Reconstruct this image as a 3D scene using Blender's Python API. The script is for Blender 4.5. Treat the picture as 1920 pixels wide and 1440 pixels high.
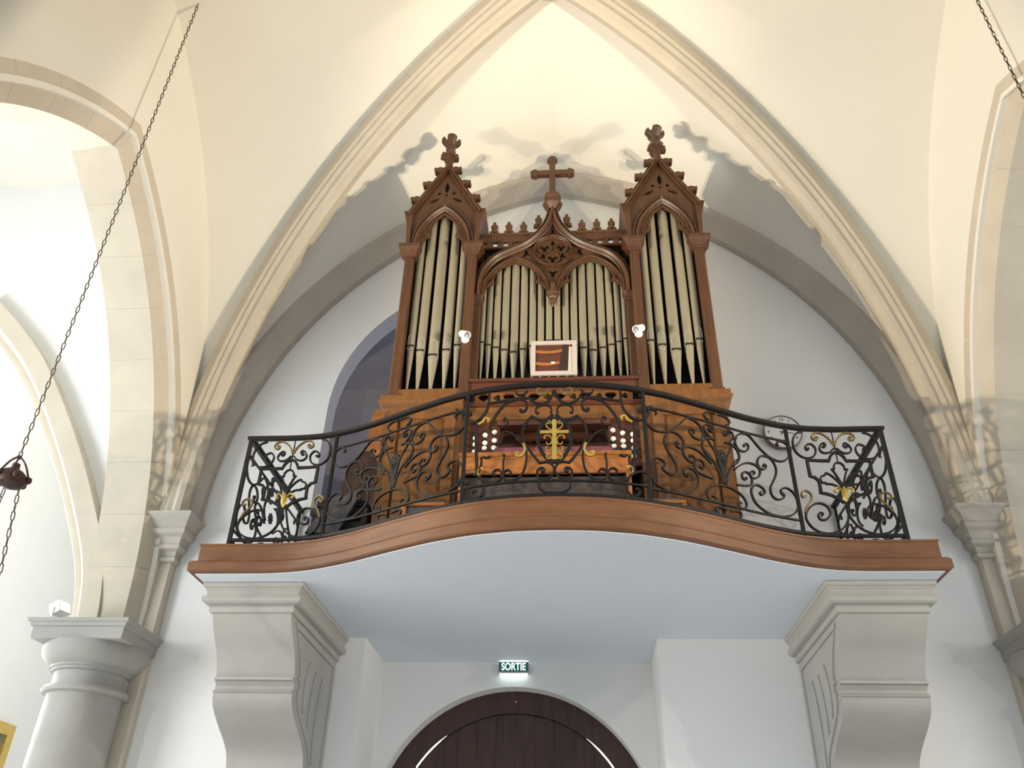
import bpy, bmesh, math, random
import numpy as np
from mathutils import Vector, Matrix

random.seed(7)
for _o in list(bpy.data.objects): bpy.data.objects.remove(_o)
SC = bpy.context.scene
COL = SC.collection
PI = math.pi

# ------------------------------------------------------------------ camera
FPX = 1553.0
PITCH, YAW, ROLL = 0.5791, -0.0891, 0.0282
CAM = np.array([0.1191, -6.0, 1.6])
_f = np.array([math.sin(YAW) * math.cos(PITCH), math.cos(YAW) * math.cos(PITCH), math.sin(PITCH)])
_r = np.array([math.cos(YAW), -math.sin(YAW), 0.0])
_u = np.cross(_r, _f)
CR = math.cos(ROLL) * _r + math.sin(ROLL) * _u
CU = -math.sin(ROLL) * _r + math.cos(ROLL) * _u
CF = _f
cd = bpy.data.cameras.new('camera')
cd.sensor_width = 36.0
cd.lens = FPX / 1920.0 * 36.0
cd.clip_start = 0.05
cam = bpy.data.objects.new('camera', cd)
COL.objects.link(cam)
cam.matrix_world = Matrix(((CR[0], CU[0], -CF[0], CAM[0]), (CR[1], CU[1], -CF[1], CAM[1]),
                           (CR[2], CU[2], -CF[2], CAM[2]), (0, 0, 0, 1)))
SC.camera = cam

# ------------------------------------------------------------------ world, lights, exposure
SC.view_settings.view_transform = 'Standard'
SC.view_settings.look = 'None'
SC.view_settings.gamma = 1.0
SC.view_settings.use_curve_mapping = False
SC.view_settings.exposure = -0.10
W = bpy.data.worlds.new('world')
SC.world = W
W.use_nodes = True
W.node_tree.nodes['Background'].inputs[0].default_value = (0.66, 0.83, 1.0, 1)
W.node_tree.nodes['Background'].inputs[1].default_value = 0.70

def light(name, kind, loc, energy, color, target=None, **kw):
    l = bpy.data.lights.new(name, kind)
    l.energy = energy
    l.color = color
    for k, v in kw.items(): setattr(l, k, v)
    o = bpy.data.objects.new(name, l)
    COL.objects.link(o)
    o.location = loc
    if target is not None:
        d = Vector(target) - Vector(loc)
        o.rotation_euler = d.to_track_quat('-Z', 'Y').to_euler()
    return o

# daylight falling through the aisle windows (left very bright, right softer)
DAY = (0.90, 0.96, 1.0)
light('aisle_window_daylight', 'AREA', (-7.3, -3.6, 3.6), 330, DAY, (-3.6, -1.2, 4.2), shape='RECTANGLE', size=2.0, size_y=3.4)
light('aisle_window_daylight', 'AREA', (7.3, -4.2, 3.6), 80, DAY, (3.6, -2.5, 4.0), shape='RECTANGLE', size=2.0, size_y=3.4)
light('west_aisle_window_daylight', 'AREA', (-7.2, 1.6, 4.6), 620, (0.97, 1.0, 0.96), (-5.0, 1.4, 4.2), shape='RECTANGLE', size=1.2, size_y=2.6)
light('tower_fill', 'AREA', (1.6, 2.6, 6.6), 42, (0.72, 0.78, 1.0), (-2.2, 1.2, 5.0), shape='RECTANGLE', size=0.8, size_y=1.4)  # added cool fill for the tower room, no window is built there
# warm floodlights standing in both aisles; they shine through the arcade arches onto gallery and vault,
# each head cut off by its flat hood (a spot of almost 180 degrees lying along the hood's plane)
WARM = (1.0, 0.83, 0.58)
for s_ in (-1, 1):
    for (x, y, w) in ((5.2, -4.0, 1.0), (4.72, -4.12, 0.6)):
        light('aisle_floodlight', 'SPOT', (s_ * x, y, 3.3), 205 * w, (1.0, 0.90, 0.75), (s_ * (x - 0.79), y - 0.42, 3.3 - 0.44),
              spot_size=math.radians(179), spot_blend=0.18, shadow_soft_size=0.03)
        light('aisle_uplight', 'SPOT', (s_ * x, y, 3.3), 1050 * w, WARM, (s_ * -2.5, -1.2, 6.8),
              spot_size=math.radians(58), spot_blend=0.85, shadow_soft_size=0.03)

# ------------------------------------------------------------------ picture helpers
def ray(px):
    return CR * ((px[0] - 960) / FPX) - CU * ((px[1] - 720) / FPX) + CF
def UY(px, Y):
    d = ray(px); return CAM + d * ((Y - CAM[1]) / d[1])
def UX(px, X):
    d = ray(px); return CAM + d * ((X - CAM[0]) / d[0])
def UZ(px, Z):
    d = ray(px); return CAM + d * ((Z - CAM[2]) / d[2])

# ------------------------------------------------------------------ materials
MATS = {}
def mat(name, color, rough=0.6, metal=0.0, var=0.0, scale=4.0, bump=0.0, bscale=60.0, stretch=(1, 1, 1),
        color2=None, emit=None, estr=0.0, detail=6.0, dirt=None):
    m = bpy.data.materials.new(name)
    m.use_nodes = True
    nt = m.node_tree
    b = nt.nodes['Principled BSDF']
    b.inputs['Base Color'].default_value = (*color, 1)
    b.inputs['Roughness'].default_value = rough
    b.inputs['Metallic'].default_value = metal
    if emit:
        b.inputs['Emission Color'].default_value = (*emit, 1)
        b.inputs['Emission Strength'].default_value = estr
    if var > 0 or bump > 0 or color2:
        tc = nt.nodes.new('ShaderNodeTexCoord')
        mp = nt.nodes.new('ShaderNodeMapping')
        mp.inputs['Scale'].default_value = stretch
        nt.links.new(tc.outputs['Object'], mp.inputs['Vector'])
    if var > 0 or color2:
        n = nt.nodes.new('ShaderNodeTexNoise')
        n.inputs['Scale'].default_value = scale
        n.inputs['Detail'].default_value = detail
        n.inputs['Roughness'].default_value = 0.6
        nt.links.new(mp.outputs[0], n.inputs['Vector'])
        cr = nt.nodes.new('ShaderNodeValToRGB')
        cr.color_ramp.elements[0].position = 0.32
        cr.color_ramp.elements[1].position = 0.68
        c2 = color2 or tuple(min(1, c * (1 + var)) for c in color)
        c1 = tuple(c * (1 - var) for c in color)
        cr.color_ramp.elements[0].color = (*c1, 1)
        cr.color_ramp.elements[1].color = (*c2, 1)
        nt.links.new(n.outputs['Fac'], cr.inputs[0])
        nt.links.new(cr.outputs[0], b.inputs['Base Color'])
    if bump > 0:
        n2 = nt.nodes.new('ShaderNodeTexNoise')
        n2.inputs['Scale'].default_value = bscale
        n2.inputs['Detail'].default_value = 5
        nt.links.new(mp.outputs[0], n2.inputs['Vector'])
        bp = nt.nodes.new('ShaderNodeBump')
        bp.inputs['Strength'].default_value = bump
        bp.inputs['Distance'].default_value = 0.01
        nt.links.new(n2.outputs['Fac'], bp.inputs['Height'])
        nt.links.new(bp.outputs[0], b.inputs['Normal'])
    MATS[name] = m
    return m

mat('plaster', (0.80, 0.795, 0.785), 0.9, var=0.02, scale=1.2, bump=0.12, bscale=35)
mat('vault_plaster', (0.82, 0.79, 0.715), 0.9, var=0.02, scale=0.9, bump=0.10, bscale=30)
mat('stone', (0.51, 0.465, 0.405), 0.85, var=0.07, scale=2.2, bump=0.22, bscale=45)
mat('stone_light', (0.60, 0.535, 0.435), 0.85, var=0.06, scale=2.6, bump=0.22, bscale=45)
mat('stone_grey', (0.39, 0.378, 0.35), 0.8, var=0.08, scale=1.8, bump=0.2, bscale=40)
mat('tower_shade_grey', (0.50, 0.49, 0.52), 0.95, var=0.08, scale=2.0)  # grey-violet shade of the tower room, put into the wall colour
mat('mortar', (0.50, 0.45, 0.38), 0.95)
mat('floor_stone', (0.60, 0.60, 0.61), 0.6, var=0.1, scale=3)
mat('wood_organ', (0.076, 0.032, 0.0135), 0.42, var=0.30, scale=3.0, stretch=(14, 14, 1.1), bump=0.06, bscale=30)
mat('wood_case', (0.150, 0.063, 0.016), 0.42, var=0.26, scale=3.0, stretch=(9, 9, 0.9), bump=0.05, bscale=30)
mat('wood_red', (0.090, 0.030, 0.017), 0.35, var=0.25, scale=3.0, stretch=(1.2, 10, 10), bump=0.04, bscale=30)
mat('wood_fascia', (0.165, 0.068, 0.027), 0.5, var=0.22, scale=2.5, stretch=(1.5, 1.5, 10), bump=0.05, bscale=30)
mat('wood_bench', (0.340, 0.130, 0.034), 0.45, var=0.2, scale=3.0, stretch=(1.5, 8, 8))
mat('bench_grey', (0.060, 0.048, 0.046), 0.6, var=0.2, scale=3.0, stretch=(1.5, 8, 8))
mat('wood_door', (0.052, 0.022, 0.015), 0.5, var=0.3, scale=3.0, stretch=(9, 9, 0.8), bump=0.08, bscale=25)
mat('wood_dark', (0.035, 0.017, 0.012), 0.5, var=0.3, scale=3.0, stretch=(6, 6, 1))
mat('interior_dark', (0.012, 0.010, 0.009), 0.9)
mat('iron', (0.018, 0.016, 0.016), 0.42, metal=0.5, bump=0.05, bscale=80)
mat('gold', (0.60, 0.43, 0.12), 0.38, metal=0.75, var=0.12, scale=20)
mat('gilt_iron', (0.20, 0.145, 0.055), 0.45, metal=0.6, var=0.3, scale=25)
mat('pipe_tin', (0.36, 0.32, 0.235), 0.42, metal=0.5, var=0.10, scale=2.5, stretch=(3, 3, 0.6), bump=0.02, bscale=20)
mat('pipe_bright', (0.66, 0.65, 0.62), 0.28, metal=0.8)
mat('ivory', (0.86, 0.83, 0.76), 0.3)
mat('key_black', (0.015, 0.014, 0.014), 0.3)
mat('white_paint', (0.86, 0.85, 0.84), 0.5)
mat('soffit_daylight_tint', (0.77, 0.825, 0.90), 0.7, var=0.02, scale=1.5)  # white underside; the blue cast of cool daylight is put into its colour
mat('mirror_frame', (0.46, 0.41, 0.385), 0.6)
mat('lamp_white', (0.9, 0.9, 0.9), 0.35)
mat('chrome', (0.7, 0.72, 0.75), 0.15, metal=1.0)
mat('cloth_red', (0.155, 0.050, 0.066), 0.9, var=0.2, scale=12)
mat('cloth_black', (0.020, 0.020, 0.024), 0.9, var=0.2, scale=9)
mat('cloth_grey', (0.075, 0.075, 0.082), 0.9, var=0.3, scale=7)
mat('rust_chain', (0.085, 0.058, 0.046), 0.6, metal=0.5, var=0.2, scale=30)
mat('bronze', (0.050, 0.024, 0.017), 0.5, metal=0.4, var=0.25, scale=14)
mat('sign_green', (0.004, 0.075, 0.052), 0.4, emit=(0.01, 0.30, 0.20), estr=0.12)
mat('sign_letter', (0.9, 0.95, 0.93), 0.4, emit=(0.85, 1.0, 0.95), estr=0.8)
mat('sign_light', (0.9, 0.95, 0.95), 0.4, emit=(0.80, 1.0, 0.97), estr=4.0)
mat('sign_case', (0.45, 0.47, 0.47), 0.4)
mat('clock_face', (0.82, 0.79, 0.78), 0.4)
mat('clock_rim', (0.20, 0.15, 0.11), 0.35, metal=0.4)
mat('black_ink', (0.015, 0.015, 0.015), 0.5)
mat('daylight_gap', (0.8, 0.8, 0.7), 0.5, emit=(1.0, 0.97, 0.82), estr=0.85)
mat('painting', (0.16, 0.15, 0.17), 0.5, var=0.5, scale=5, color2=(0.35, 0.36, 0.30))
mat('warm_lamp', (1, 0.8, 0.5), 0.4, emit=(1.0, 0.55, 0.18), estr=8.0)
mat('flood_glass', (0.9, 0.85, 0.7), 0.2, emit=(1.0, 0.85, 0.6), estr=1.5)
def pane_material():
    m = bpy.data.materials.new('window_daylight')
    m.use_nodes = True
    b = m.node_tree.nodes['Principled BSDF']
    b.inputs['Base Color'].default_value = (0.8, 0.85, 0.9, 1)
    b.inputs['Emission Color'].default_value = (0.93, 0.97, 1.0, 1)
    b.inputs['Emission Strength'].default_value = 3.0
    MATS['window_daylight'] = m
pane_material()

# ------------------------------------------------------------------ mesh builder
class MB:
    def __init__(s): s.v = []; s.f = []
    def add(s, vs, fs):
        o = len(s.v)
        s.v += [tuple(float(c) for c in p) for p in vs]
        s.f += [tuple(i + o for i in f) for f in fs]
        return s
    def box(s, x0, x1, y0, y1, z0, z1):
        return s.hexa([(x0, y0, z0), (x1, y0, z0), (x1, y1, z0), (x0, y1, z0),
                       (x0, y0, z1), (x1, y0, z1), (x1, y1, z1), (x0, y1, z1)])
    def hexa(s, p):
        return s.add(p, [(3, 2, 1, 0), (4, 5, 6, 7), (0, 1, 5, 4), (1, 2, 6, 5), (2, 3, 7, 6), (3, 0, 4, 7)])
    def bbox(s, x0, x1, y0, y1, z0, z1, b):
        """box with chamfered long edges (bevelled)"""
        bm = bmesh.new()
        bmesh.ops.create_cube(bm, size=1)
        for q in bm.verts:
            q.co = Vector(((x0 + x1) / 2 + q.co.x * (x1 - x0), (y0 + y1) / 2 + q.co.y * (y1 - y0), (z0 + z1) / 2 + q.co.z * (z1 - z0)))
        bmesh.ops.bevel(bm, geom=bm.edges[:], offset=b, segments=1, affect='EDGES')
        bm.verts.index_update()
        s.add([q.co[:] for q in bm.verts], [[q.index for q in f.verts] for f in bm.faces])
        bm.free()
        return s
    def prism(s, poly, ext):
        n = len(poly); e = np.array(ext, float)
        vs = [np.array(p, float) for p in poly] + [np.array(p, float) + e for p in poly]
        fs = [tuple(range(n))[::-1], tuple(range(n, 2 * n))] + [(i, (i + 1) % n, n + (i + 1) % n, n + i) for i in range(n)]
        return s.add(vs, fs)
    def loft(s, rings, closed=True, caps=True):
        m = len(rings[0]); o = []
        for r in rings: o += list(r)
        fs = []
        k = m if closed else m - 1
        for i in range(len(rings) - 1):
            for j in range(k):
                a = i * m + j; b = i * m + (j + 1) % m
                fs.append((a, b, b + m, a + m))
        if caps and closed:
            fs.append(tuple(range(m))[::-1]); q = (len(rings) - 1) * m
            fs.append(tuple(range(q, q + m)))
        return s.add(o, fs)
    def sweep(s, path, nrm, sec, caps=True, closed_path=False):
        """section (a, b): a along cross = tangent x nrm, b along nrm"""
        P = [np.array(p, float) for p in path]; n = len(P); rings = []
        for i in range(n):
            if closed_path: t = P[(i + 1) % n] - P[(i - 1) % n]
            else: t = P[min(i + 1, n - 1)] - P[max(i - 1, 0)]
            t = t / (np.linalg.norm(t) + 1e-12)
            nn = np.array(nrm[i] if isinstance(nrm, list) else nrm, float)
            nn = nn - t * (nn @ t); nn /= (np.linalg.norm(nn) + 1e-12)
            c = np.cross(t, nn)
            sc = 1.0
            if 0 < i < n - 1 or closed_path:
                a = P[i] - P[i - 1]; b = P[(i + 1) % n] - P[i]
                a = a / (np.linalg.norm(a) + 1e-12); b = b / (np.linalg.norm(b) + 1e-12)
                sc = 1.0 / max(0.45, math.sqrt(max(0.05, (1 + float(a @ b)) / 2)))
            rings.append([P[i] + c * q[0] * sc + nn * q[1] for q in sec])
        if closed_path: rings.append(rings[0]); caps = False
        return s.loft(rings, True, caps)
    def lathe(s, prof, c=(0, 0, 0), n=24, axis=None, caps=True):
        c = np.array(c, float)
        if axis is None: A = np.array([0, 0, 1.0])
        else: A = np.array(axis, float) / np.linalg.norm(axis)
        h = np.array([1.0, 0, 0]) if abs(A[0]) < 0.9 else np.array([0, 1.0, 0])
        e1 = np.cross(A, h); e1 /= np.linalg.norm(e1); e2 = np.cross(A, e1)
        rings = [[c + A * z + r * (math.cos(2 * PI * k / n) * e1 + math.sin(2 * PI * k / n) * e2) for k in range(n)] for r, z in prof]
        return s.loft(rings, True, caps)
    def tube(s, path, r, n=8):
        P = [np.array(p, float) for p in path]
        sec = [(r * math.cos(2 * PI * k / n), r * math.sin(2 * PI * k / n)) for k in range(n)]
        up = np.array([0.31, 0.17, 0.93])
        return s.sweep(P, up, sec)
    def build(s, name, m, parent=None, smooth=True, angle=0.6):
        me = bpy.data.meshes.new(name)
        me.from_pydata(s.v, [], s.f)
        me.validate()
        bm = bmesh.new(); bm.from_mesh(me)
        bmesh.ops.recalc_face_normals(bm, faces=bm.faces[:])
        bm.to_mesh(me); bm.free()
        return link(name, me, m, parent, smooth, angle)

def link(name, me, m, parent=None, smooth=True, angle=0.6):
    me.materials.clear()
    me.materials.append(MATS[m])
    if smooth:
        me.shade_smooth()
        me.set_sharp_from_angle(angle=angle)
    else:
        me.shade_flat()
    o = bpy.data.objects.new(name, me)
    COL.objects.link(o)
    if parent: o.parent = parent
    return o

def empty(name, loc=(0, 0, 0)):
    o = bpy.data.objects.new(name, None)
    COL.objects.link(o)
    o.empty_display_size = 0.1
    return o
def tag(o, label=None, cat=None, group=None, kind=None):
    if label: o['label'] = label
    if cat: o['category'] = cat
    if group: o['group'] = group
    if kind: o['kind'] = kind
    return o
def thing(name, label, cat, group=None):
    return tag(empty(name), label, cat, group)
def struct(o, label=None): return tag(o, label, kind='structure')

def rebase(o, base):
    """move an Empty to the base of its thing, keeping the parts where they are"""
    o.location = base
    for c in o.children: c.matrix_parent_inverse = Matrix.Translation(-Vector(base))

def plate(outlines, depth, fn):
    """filled 2D shape with holes, extruded; fn maps (u, v, w) to the world, w from 0 to depth"""
    cu = bpy.data.curves.new('plate', 'CURVE')
    cu.dimensions = '2D'; cu.fill_mode = 'BOTH'; cu.extrude = depth / 2
    for ol in outlines:
        sp = cu.splines.new('POLY')
        sp.points.add(len(ol) - 1)
        for i, p in enumerate(ol): sp.points[i].co = (p[0], p[1], 0, 1)
        sp.use_cyclic_u = True
    ob = bpy.data.objects.new('plate', cu)
    COL.objects.link(ob)
    dg = bpy.context.evaluated_depsgraph_get()
    me = bpy.data.meshes.new_from_object(ob.evaluated_get(dg))
    bpy.data.objects.remove(ob); bpy.data.curves.remove(cu)
    bm = bmesh.new(); bm.from_mesh(me)
    bmesh.ops.remove_doubles(bm, verts=bm.verts[:], dist=1e-5)
    for q in bm.verts: q.co = Vector(fn(q.co.x, q.co.y, q.co.z + depth / 2))
    bmesh.ops.recalc_face_normals(bm, faces=bm.faces[:])
    bm.to_mesh(me); bm.free()
    return me

def text_mesh(txt, size, fn, depth=0.002, bold=0.0, sx=1.0):
    cu = bpy.data.curves.new('txt', 'FONT')
    cu.body = txt; cu.size = size; cu.align_x = 'CENTER'; cu.align_y = 'CENTER'
    cu.extrude = depth / 2; cu.offset = bold
    ob = bpy.data.objects.new('txt', cu)
    COL.objects.link(ob)
    dg = bpy.context.evaluated_depsgraph_get()
    me = bpy.data.meshes.new_from_object(ob.evaluated_get(dg))
    bpy.data.objects.remove(ob); bpy.data.curves.remove(cu)
    for q in me.vertices: q.co = Vector(fn(q.co.x * sx, q.co.y, q.co.z + depth / 2))
    return me

def catmull(pts, k=5):
    P = [np.array(p, float) for p in pts]
    if len(P) < 3: return P
    out = []
    for i in range(len(P) - 1):
        p0 = P[i - 1] if i > 0 else 2 * P[0] - P[1]
        p1, p2 = P[i], P[i + 1]
        p3 = P[i + 2] if i + 2 < len(P) else 2 * P[-1] - P[-2]
        for j in range(k):
            t = j / k
            out.append(0.5 * (2 * p1 + (p2 - p0) * t + (2 * p0 - 5 * p1 + 4 * p2 - p3) * t * t + (3 * p1 - p0 - 3 * p2 + p3) * t ** 3))
    out.append(P[-1])
    return out

def parch(hw, rise, n=14):
    """pointed arch from (-hw, 0) over (0, rise) to (hw, 0)"""
    r = (hw * hw + rise * rise) / (2 * hw); a1 = math.acos(max(-1, min(1, (r - hw) / r)))
    R_ = [(-(r - hw) + r * math.cos(a1 * i / n), r * math.sin(a1 * i / n)) for i in range(n + 1)]
    L_ = [(-x, z) for x, z in R_]
    return L_ + R_[::-1][1:]

# ================================================================== THE SETTING
Z0 = 3.34                    # underside of the gallery
REC = 0.657                  # depth of the recess in the west wall
NX = 3.12                    # nave wall plane
BAYC = -2.25                 # centre of the vault bay
ZS = 4.24                    # top of the corner capitals

# floor
struct(MB().box(-8, 8, -10, 4, -0.2, 0.0).build('floor', 'floor_stone'), 'worn grey stone church floor')

# west wall with tower arch above and door recess below
def arcpts():
    cx, r, zc = -0.62, 1.40, 5.3
    L = []
    n = 16
    a1 = math.acos(0.21 / r)
    for i in range(n + 1):
        a = a1 * i / n
        L.append((cx - r * math.cos(a), zc + r * math.sin(a)))
    R_ = [(-0.82 - x, z) for x, z in L][::-1]
    return L + R_[1:]
tower = [(-2.02, 3.53)] + arcpts() + [(1.20, 3.53)]
recess = [(-1.436, 0.0), (-1.436, Z0), (0.674, Z0), (0.674, 0.0)]
outer = [(-NX - 0.5, 3.43), (NX + 0.5, 3.43), (NX + 0.5, 9.2), (-NX - 0.5, 9.2)]
me = plate([outer, tower], 0.20, lambda u, v, w: (u, w, v))
struct(link('wall_west', me, 'plaster', None, False), 'white plastered west wall behind the organ gallery')
lowl = [(-NX - 0.5, 0.0), (-1.436, 0.0), (-1.436, Z0 + 0.012), (0.674, Z0 + 0.012), (0.674, 0.0), (NX + 0.5, 0.0), (NX + 0.5, 3.43), (-NX - 0.5, 3.43)]
me = plate([lowl], REC, lambda u, v, w: (u, w, v))
struct(link('wall_west_base', me, 'plaster', None, False), 'thick white base of the west wall under the gallery')
# wall closing the recess, with the round-headed doorway
DC, DR, DZ = -0.385, 1.065, 2.09
door_hole = [(DC - DR, 0.0)] + [(DC + DR * math.cos(PI - PI * i / 40), DZ + DR * math.sin(PI - PI * i / 40)) for i in range(41)] + [(DC + DR, 0.0)]
outl = [(-2.6, 0.0)] + door_hole + [(2.0, 0.0), (2.0, 3.50), (-2.6, 3.50)]
me = plate([outl], 0.16, lambda u, v, w: (u, REC + w, v))
struct(link('wall_back', me, 'plaster', None, False), 'white wall of the door recess under the gallery')

# tower room behind the tall arch
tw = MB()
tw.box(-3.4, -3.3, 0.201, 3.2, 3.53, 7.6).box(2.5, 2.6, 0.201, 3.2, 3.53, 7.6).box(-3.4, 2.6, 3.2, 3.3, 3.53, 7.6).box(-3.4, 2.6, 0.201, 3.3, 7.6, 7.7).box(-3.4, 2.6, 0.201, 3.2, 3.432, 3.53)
struct(tw.build('wall_tower_room', 'tower_shade_grey', None, False), 'dim grey room of the tower behind the organ')

# ---- nave side walls with pointed arcade arches
ARC_C, ARC_H, ARC_Z, ARC_R = -2.05, 1.85, 3.40, 2.95
def arcade_outline(grow=0.0, n=16):
    return [(ARC_C + u, ARC_Z + v) for u, v in parch(ARC_H + grow, ARC_R + grow * 1.15, n)]
def side_wall(s, name, label):
    holes = []
    out = [(-9.0, 0.0)]
    for k in (1, 0):
        sh = -4.5 * k
        a = arcade_outline(0.11)
        out += [(a[0][0] + sh, 0.0)] + [(y + sh, z) for y, z in a] + [(a[-1][0] + sh, 0.0)]
    out += [(0.1, 0.0), (0.1, 9.2), (-9.0, 9.2)]
    me = plate([out], 0.45, lambda u, v, w: (s * (NX + w), u, v))
    return struct(link(name, me, 'vault_plaster', None, False), label)
WL = side_wall(-1, 'wall_left', 'cream upper wall of the nave over the left arcade')
WR = side_wall(1, 'wall_right', 'cream upper wall of the nave over the right arcade')

# ---- arcade arches: voussoirs with chamfered nave edge
def arcade_arch(s, name, label, sh=0.0):
    root = struct(empty(name), label)
    # full profile from floor-side springing over the crown
    n = 9
    r = (ARC_H ** 2 + ARC_R ** 2) / (2 * ARC_H); a1 = math.acos((r - ARC_H) / r)
    def pt(side, t, g):   # side +1 = west (far), -1 = east
        rr = r + g
        a = a1 * t
        if t >= 1.0 - 1e-6: a = math.acos(min(1, (r - ARC_H) / rr))
        return ARC_C + sh + side * (-(r - ARC_H) + rr * math.cos(a)), ARC_Z + rr * math.sin(a)
    # section across the wall: (X depth from nave plane, growth)
    SEC = [(-0.005, 0.24), (-0.005, 0.155), (0.03, 0.13), (0.045, 0.085), (0.085, 0.02), (0.10, 0.0), (0.46, 0.0), (0.49, 0.05), (0.49, 0.24)]
    for side in (1, -1):
        for k in range(n):
            mb = MB(); rings = []
            t0, t1 = k / n, (k + 1) / n
            e = 0.0004
            m = 4
            for q in range(m + 1):
                t = t0 + (t1 - t0) * q / m
                if q == 0 and k > 0: t += e
                if q == m and k < n - 1: t -= e
                ring = []
                for (x, g) in SEC:
                    y, z = pt(side, t, g)
                    ring.append((s * (NX + x), y, z))
                rings.append(ring)
            mb.loft(rings)
            mb.build('voussoir', 'stone_light', root)
        # jamb down to the column abacus
        jb = MB()
        y0 = ARC_C + sh + side * ARC_H
        ring0 = [(s * (NX + x), y0 + side * g, ARC_Z) for x, g in SEC]
        ring1 = [(s * (NX + x), y0 + side * g, 0.0) for x, g in SEC]
        jb.loft([ring1, ring0])
        jb.build('jamb', 'stone_light', root)
    # mortar core
    mb = MB(); rings = []
    for side in (1, -1):
        rings = []
        for q in range(25):
            t = q / 24
            rings.append([(s * (NX + x + 0.003), *pt(side, t, g + 0.003)) for x, g in SEC[1:7]])
        mb.loft(rings)
    mb.build('mortar_core', 'mortar', root)
    return root
arcade_arch(-1, 'trim_9', 'pale stone pointed arcade arch beside the hanging lamp chain')
arcade_arch(1, 'trim_10', 'pale stone pointed arcade arch on the side of the wall clock')

# ---- vault
XR0, YR0 = 3.08, -0.13          # rib springing in plan
DL = math.hypot(XR0, -BAYC + YR0)
ZR0 = 4.26; RB = 3.74
def diag(t, up=0.0):
    """left-west diagonal rib: t 0..1 from springing to boss"""
    a = t * PI / 2
    s = DL * (1 - math.cos(a)); z = ZR0 + RB * math.sin(a)
    # normal in rib plane pointing up/out
    ns, nz = -math.cos(a), math.sin(a)
    s += ns * up * 0.6; z += nz * up
    k = s / DL
    return (-XR0 + XR0 * k, YR0 + (BAYC - YR0) * k, z)
FH, FR = 2.90, 3.56
FRr = (FH ** 2 + FR ** 2) / (2 * FH); FCx = FRr - FH
def formeret(t, g=0.0, y=0.0):
    rr = FRr + g
    a = t * math.acos(min(1, FCx / rr))
    return (-(-FCx + rr * math.cos(a)), y, ZS - 0.02 + rr * math.sin(a))
LH, LZ, LR = 2.13, 4.70, 3.27
LRr = (LH ** 2 + LR ** 2) / (2 * LH); LCx = LRr - LH
def lateral(t):
    if t < 0.08:
        return (-NX - 0.01, BAYC + LH, ZR0 + (LZ - ZR0) * t / 0.08)
    a = (t - 0.08) / 0.92 * math.acos(LCx / LRr)
    return (-NX - 0.01, BAYC + (-LCx + LRr * math.cos(a)), LZ + LRr * math.sin(a))
def web(A, B, n=28, m=6):
    v = []; f = []
    for i in range(n + 1):
        a = np.array(A(i / n)); b = np.array(B(i / n))
        for j in range(m + 1):
            q = j / m
            p = a * (1 - q) + b * q
            v.append(tuple(p))
    for i in range(n):
        for j in range(m):
            k = i * (m + 1) + j
            f.append((k, k + 1, k + m + 2, k + m + 1))
    return v, f
def mirror(vf, mx, my, sh=0.0):
    return [((-x if mx else x), (2 * BAYC - y if my else y) + sh, z) for x, y, z in vf[0]], vf[1]
wA = web(lambda t: formeret(t, 0.17, -0.205), lambda t: diag(t, 0.10))
wB = web(lateral, lambda t: diag(t, 0.10))
ceil = MB()
for sh in (0.0, -4.5):
    for mx in (False, True):
        for my in (False, True):
            for w_ in (wA, wB): ceil.add(*mirror(w_, mx, my, sh))
ceil.box(-3.7, 3.7, -9.0, 0.8, 9.2, 9.4)
struct(ceil.build('ceiling', 'vault_plaster', None, True, 0.9), 'cream plastered rib vault over the nave')

# ribs with segments
RIBSEC = [(-0.125, 0.10), (-0.125, -0.015), (-0.098, -0.035), (-0.098, -0.055), (-0.068, -0.075), (-0.060, -0.11), (-0.030, -0.135), (0.0, -0.128),
          (0.030, -0.135), (0.060, -0.11), (0.068, -0.075), (0.098, -0.055), (0.098, -0.035), (0.125, -0.015), (0.125, 0.10)]
def rib_obj(name, fn, mx, my, sh=0.0, n=12):
    root = struct(empty(name), 'moulded cream stone diagonal rib of the vault')
    def P(t):
        x, y, z = fn(t)
        return np.array([(-x if mx else x), (2 * BAYC - y if my else y) + sh, z])
    for k in range(n):
        path = [P(min(1, max(0, (k + (q / 5 if 0 < q < 5 else (0.0012 if q == 0 else 0.9988))) / n))) for q in range(6)]
        nr = []
        for q in range(6):
            t = (k + q / 5) / n; a = t * PI / 2
            dv = P(1) - P(0); dv[2] = 0; dv /= np.linalg.norm(dv)
            nr.append(-dv * math.cos(a) + np.array([0, 0, math.sin(a)]))
        MB().sweep(path, nr, RIBSEC).build('rib_stone', 'stone_light', root)
    path = [P(q / 40) for q in range(41)]
    nr = []
    for q in range(41):
        a = q / 40 * PI / 2; dv = P(1) - P(0); dv[2] = 0; dv /= np.linalg.norm(dv)
        nr.append(-dv * math.cos(a) + np.array([0, 0, math.sin(a)]))
    MB().sweep(path, nr, [(a_ * 0.97, b_ + 0.003) for a_, b_ in RIBSEC]).build('mortar_core', 'mortar', root)
    return root
k = 1
for mx in (False, True):
    for my in (False, True):
        rib_obj('trim_%d' % k, lambda t: diag(t, 0.0), mx, my); k += 1
boss = MB().lathe([(0.0, 0.12), (0.2, 0.1), (0.24, 0.02), (0.2, -0.08), (0.1, -0.16), (0.0, -0.18)], (0, BAYC, ZR0 + RB), 20)
struct(boss.build('trim_5', 'stone_light'), 'round carved boss where the ribs cross')

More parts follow.
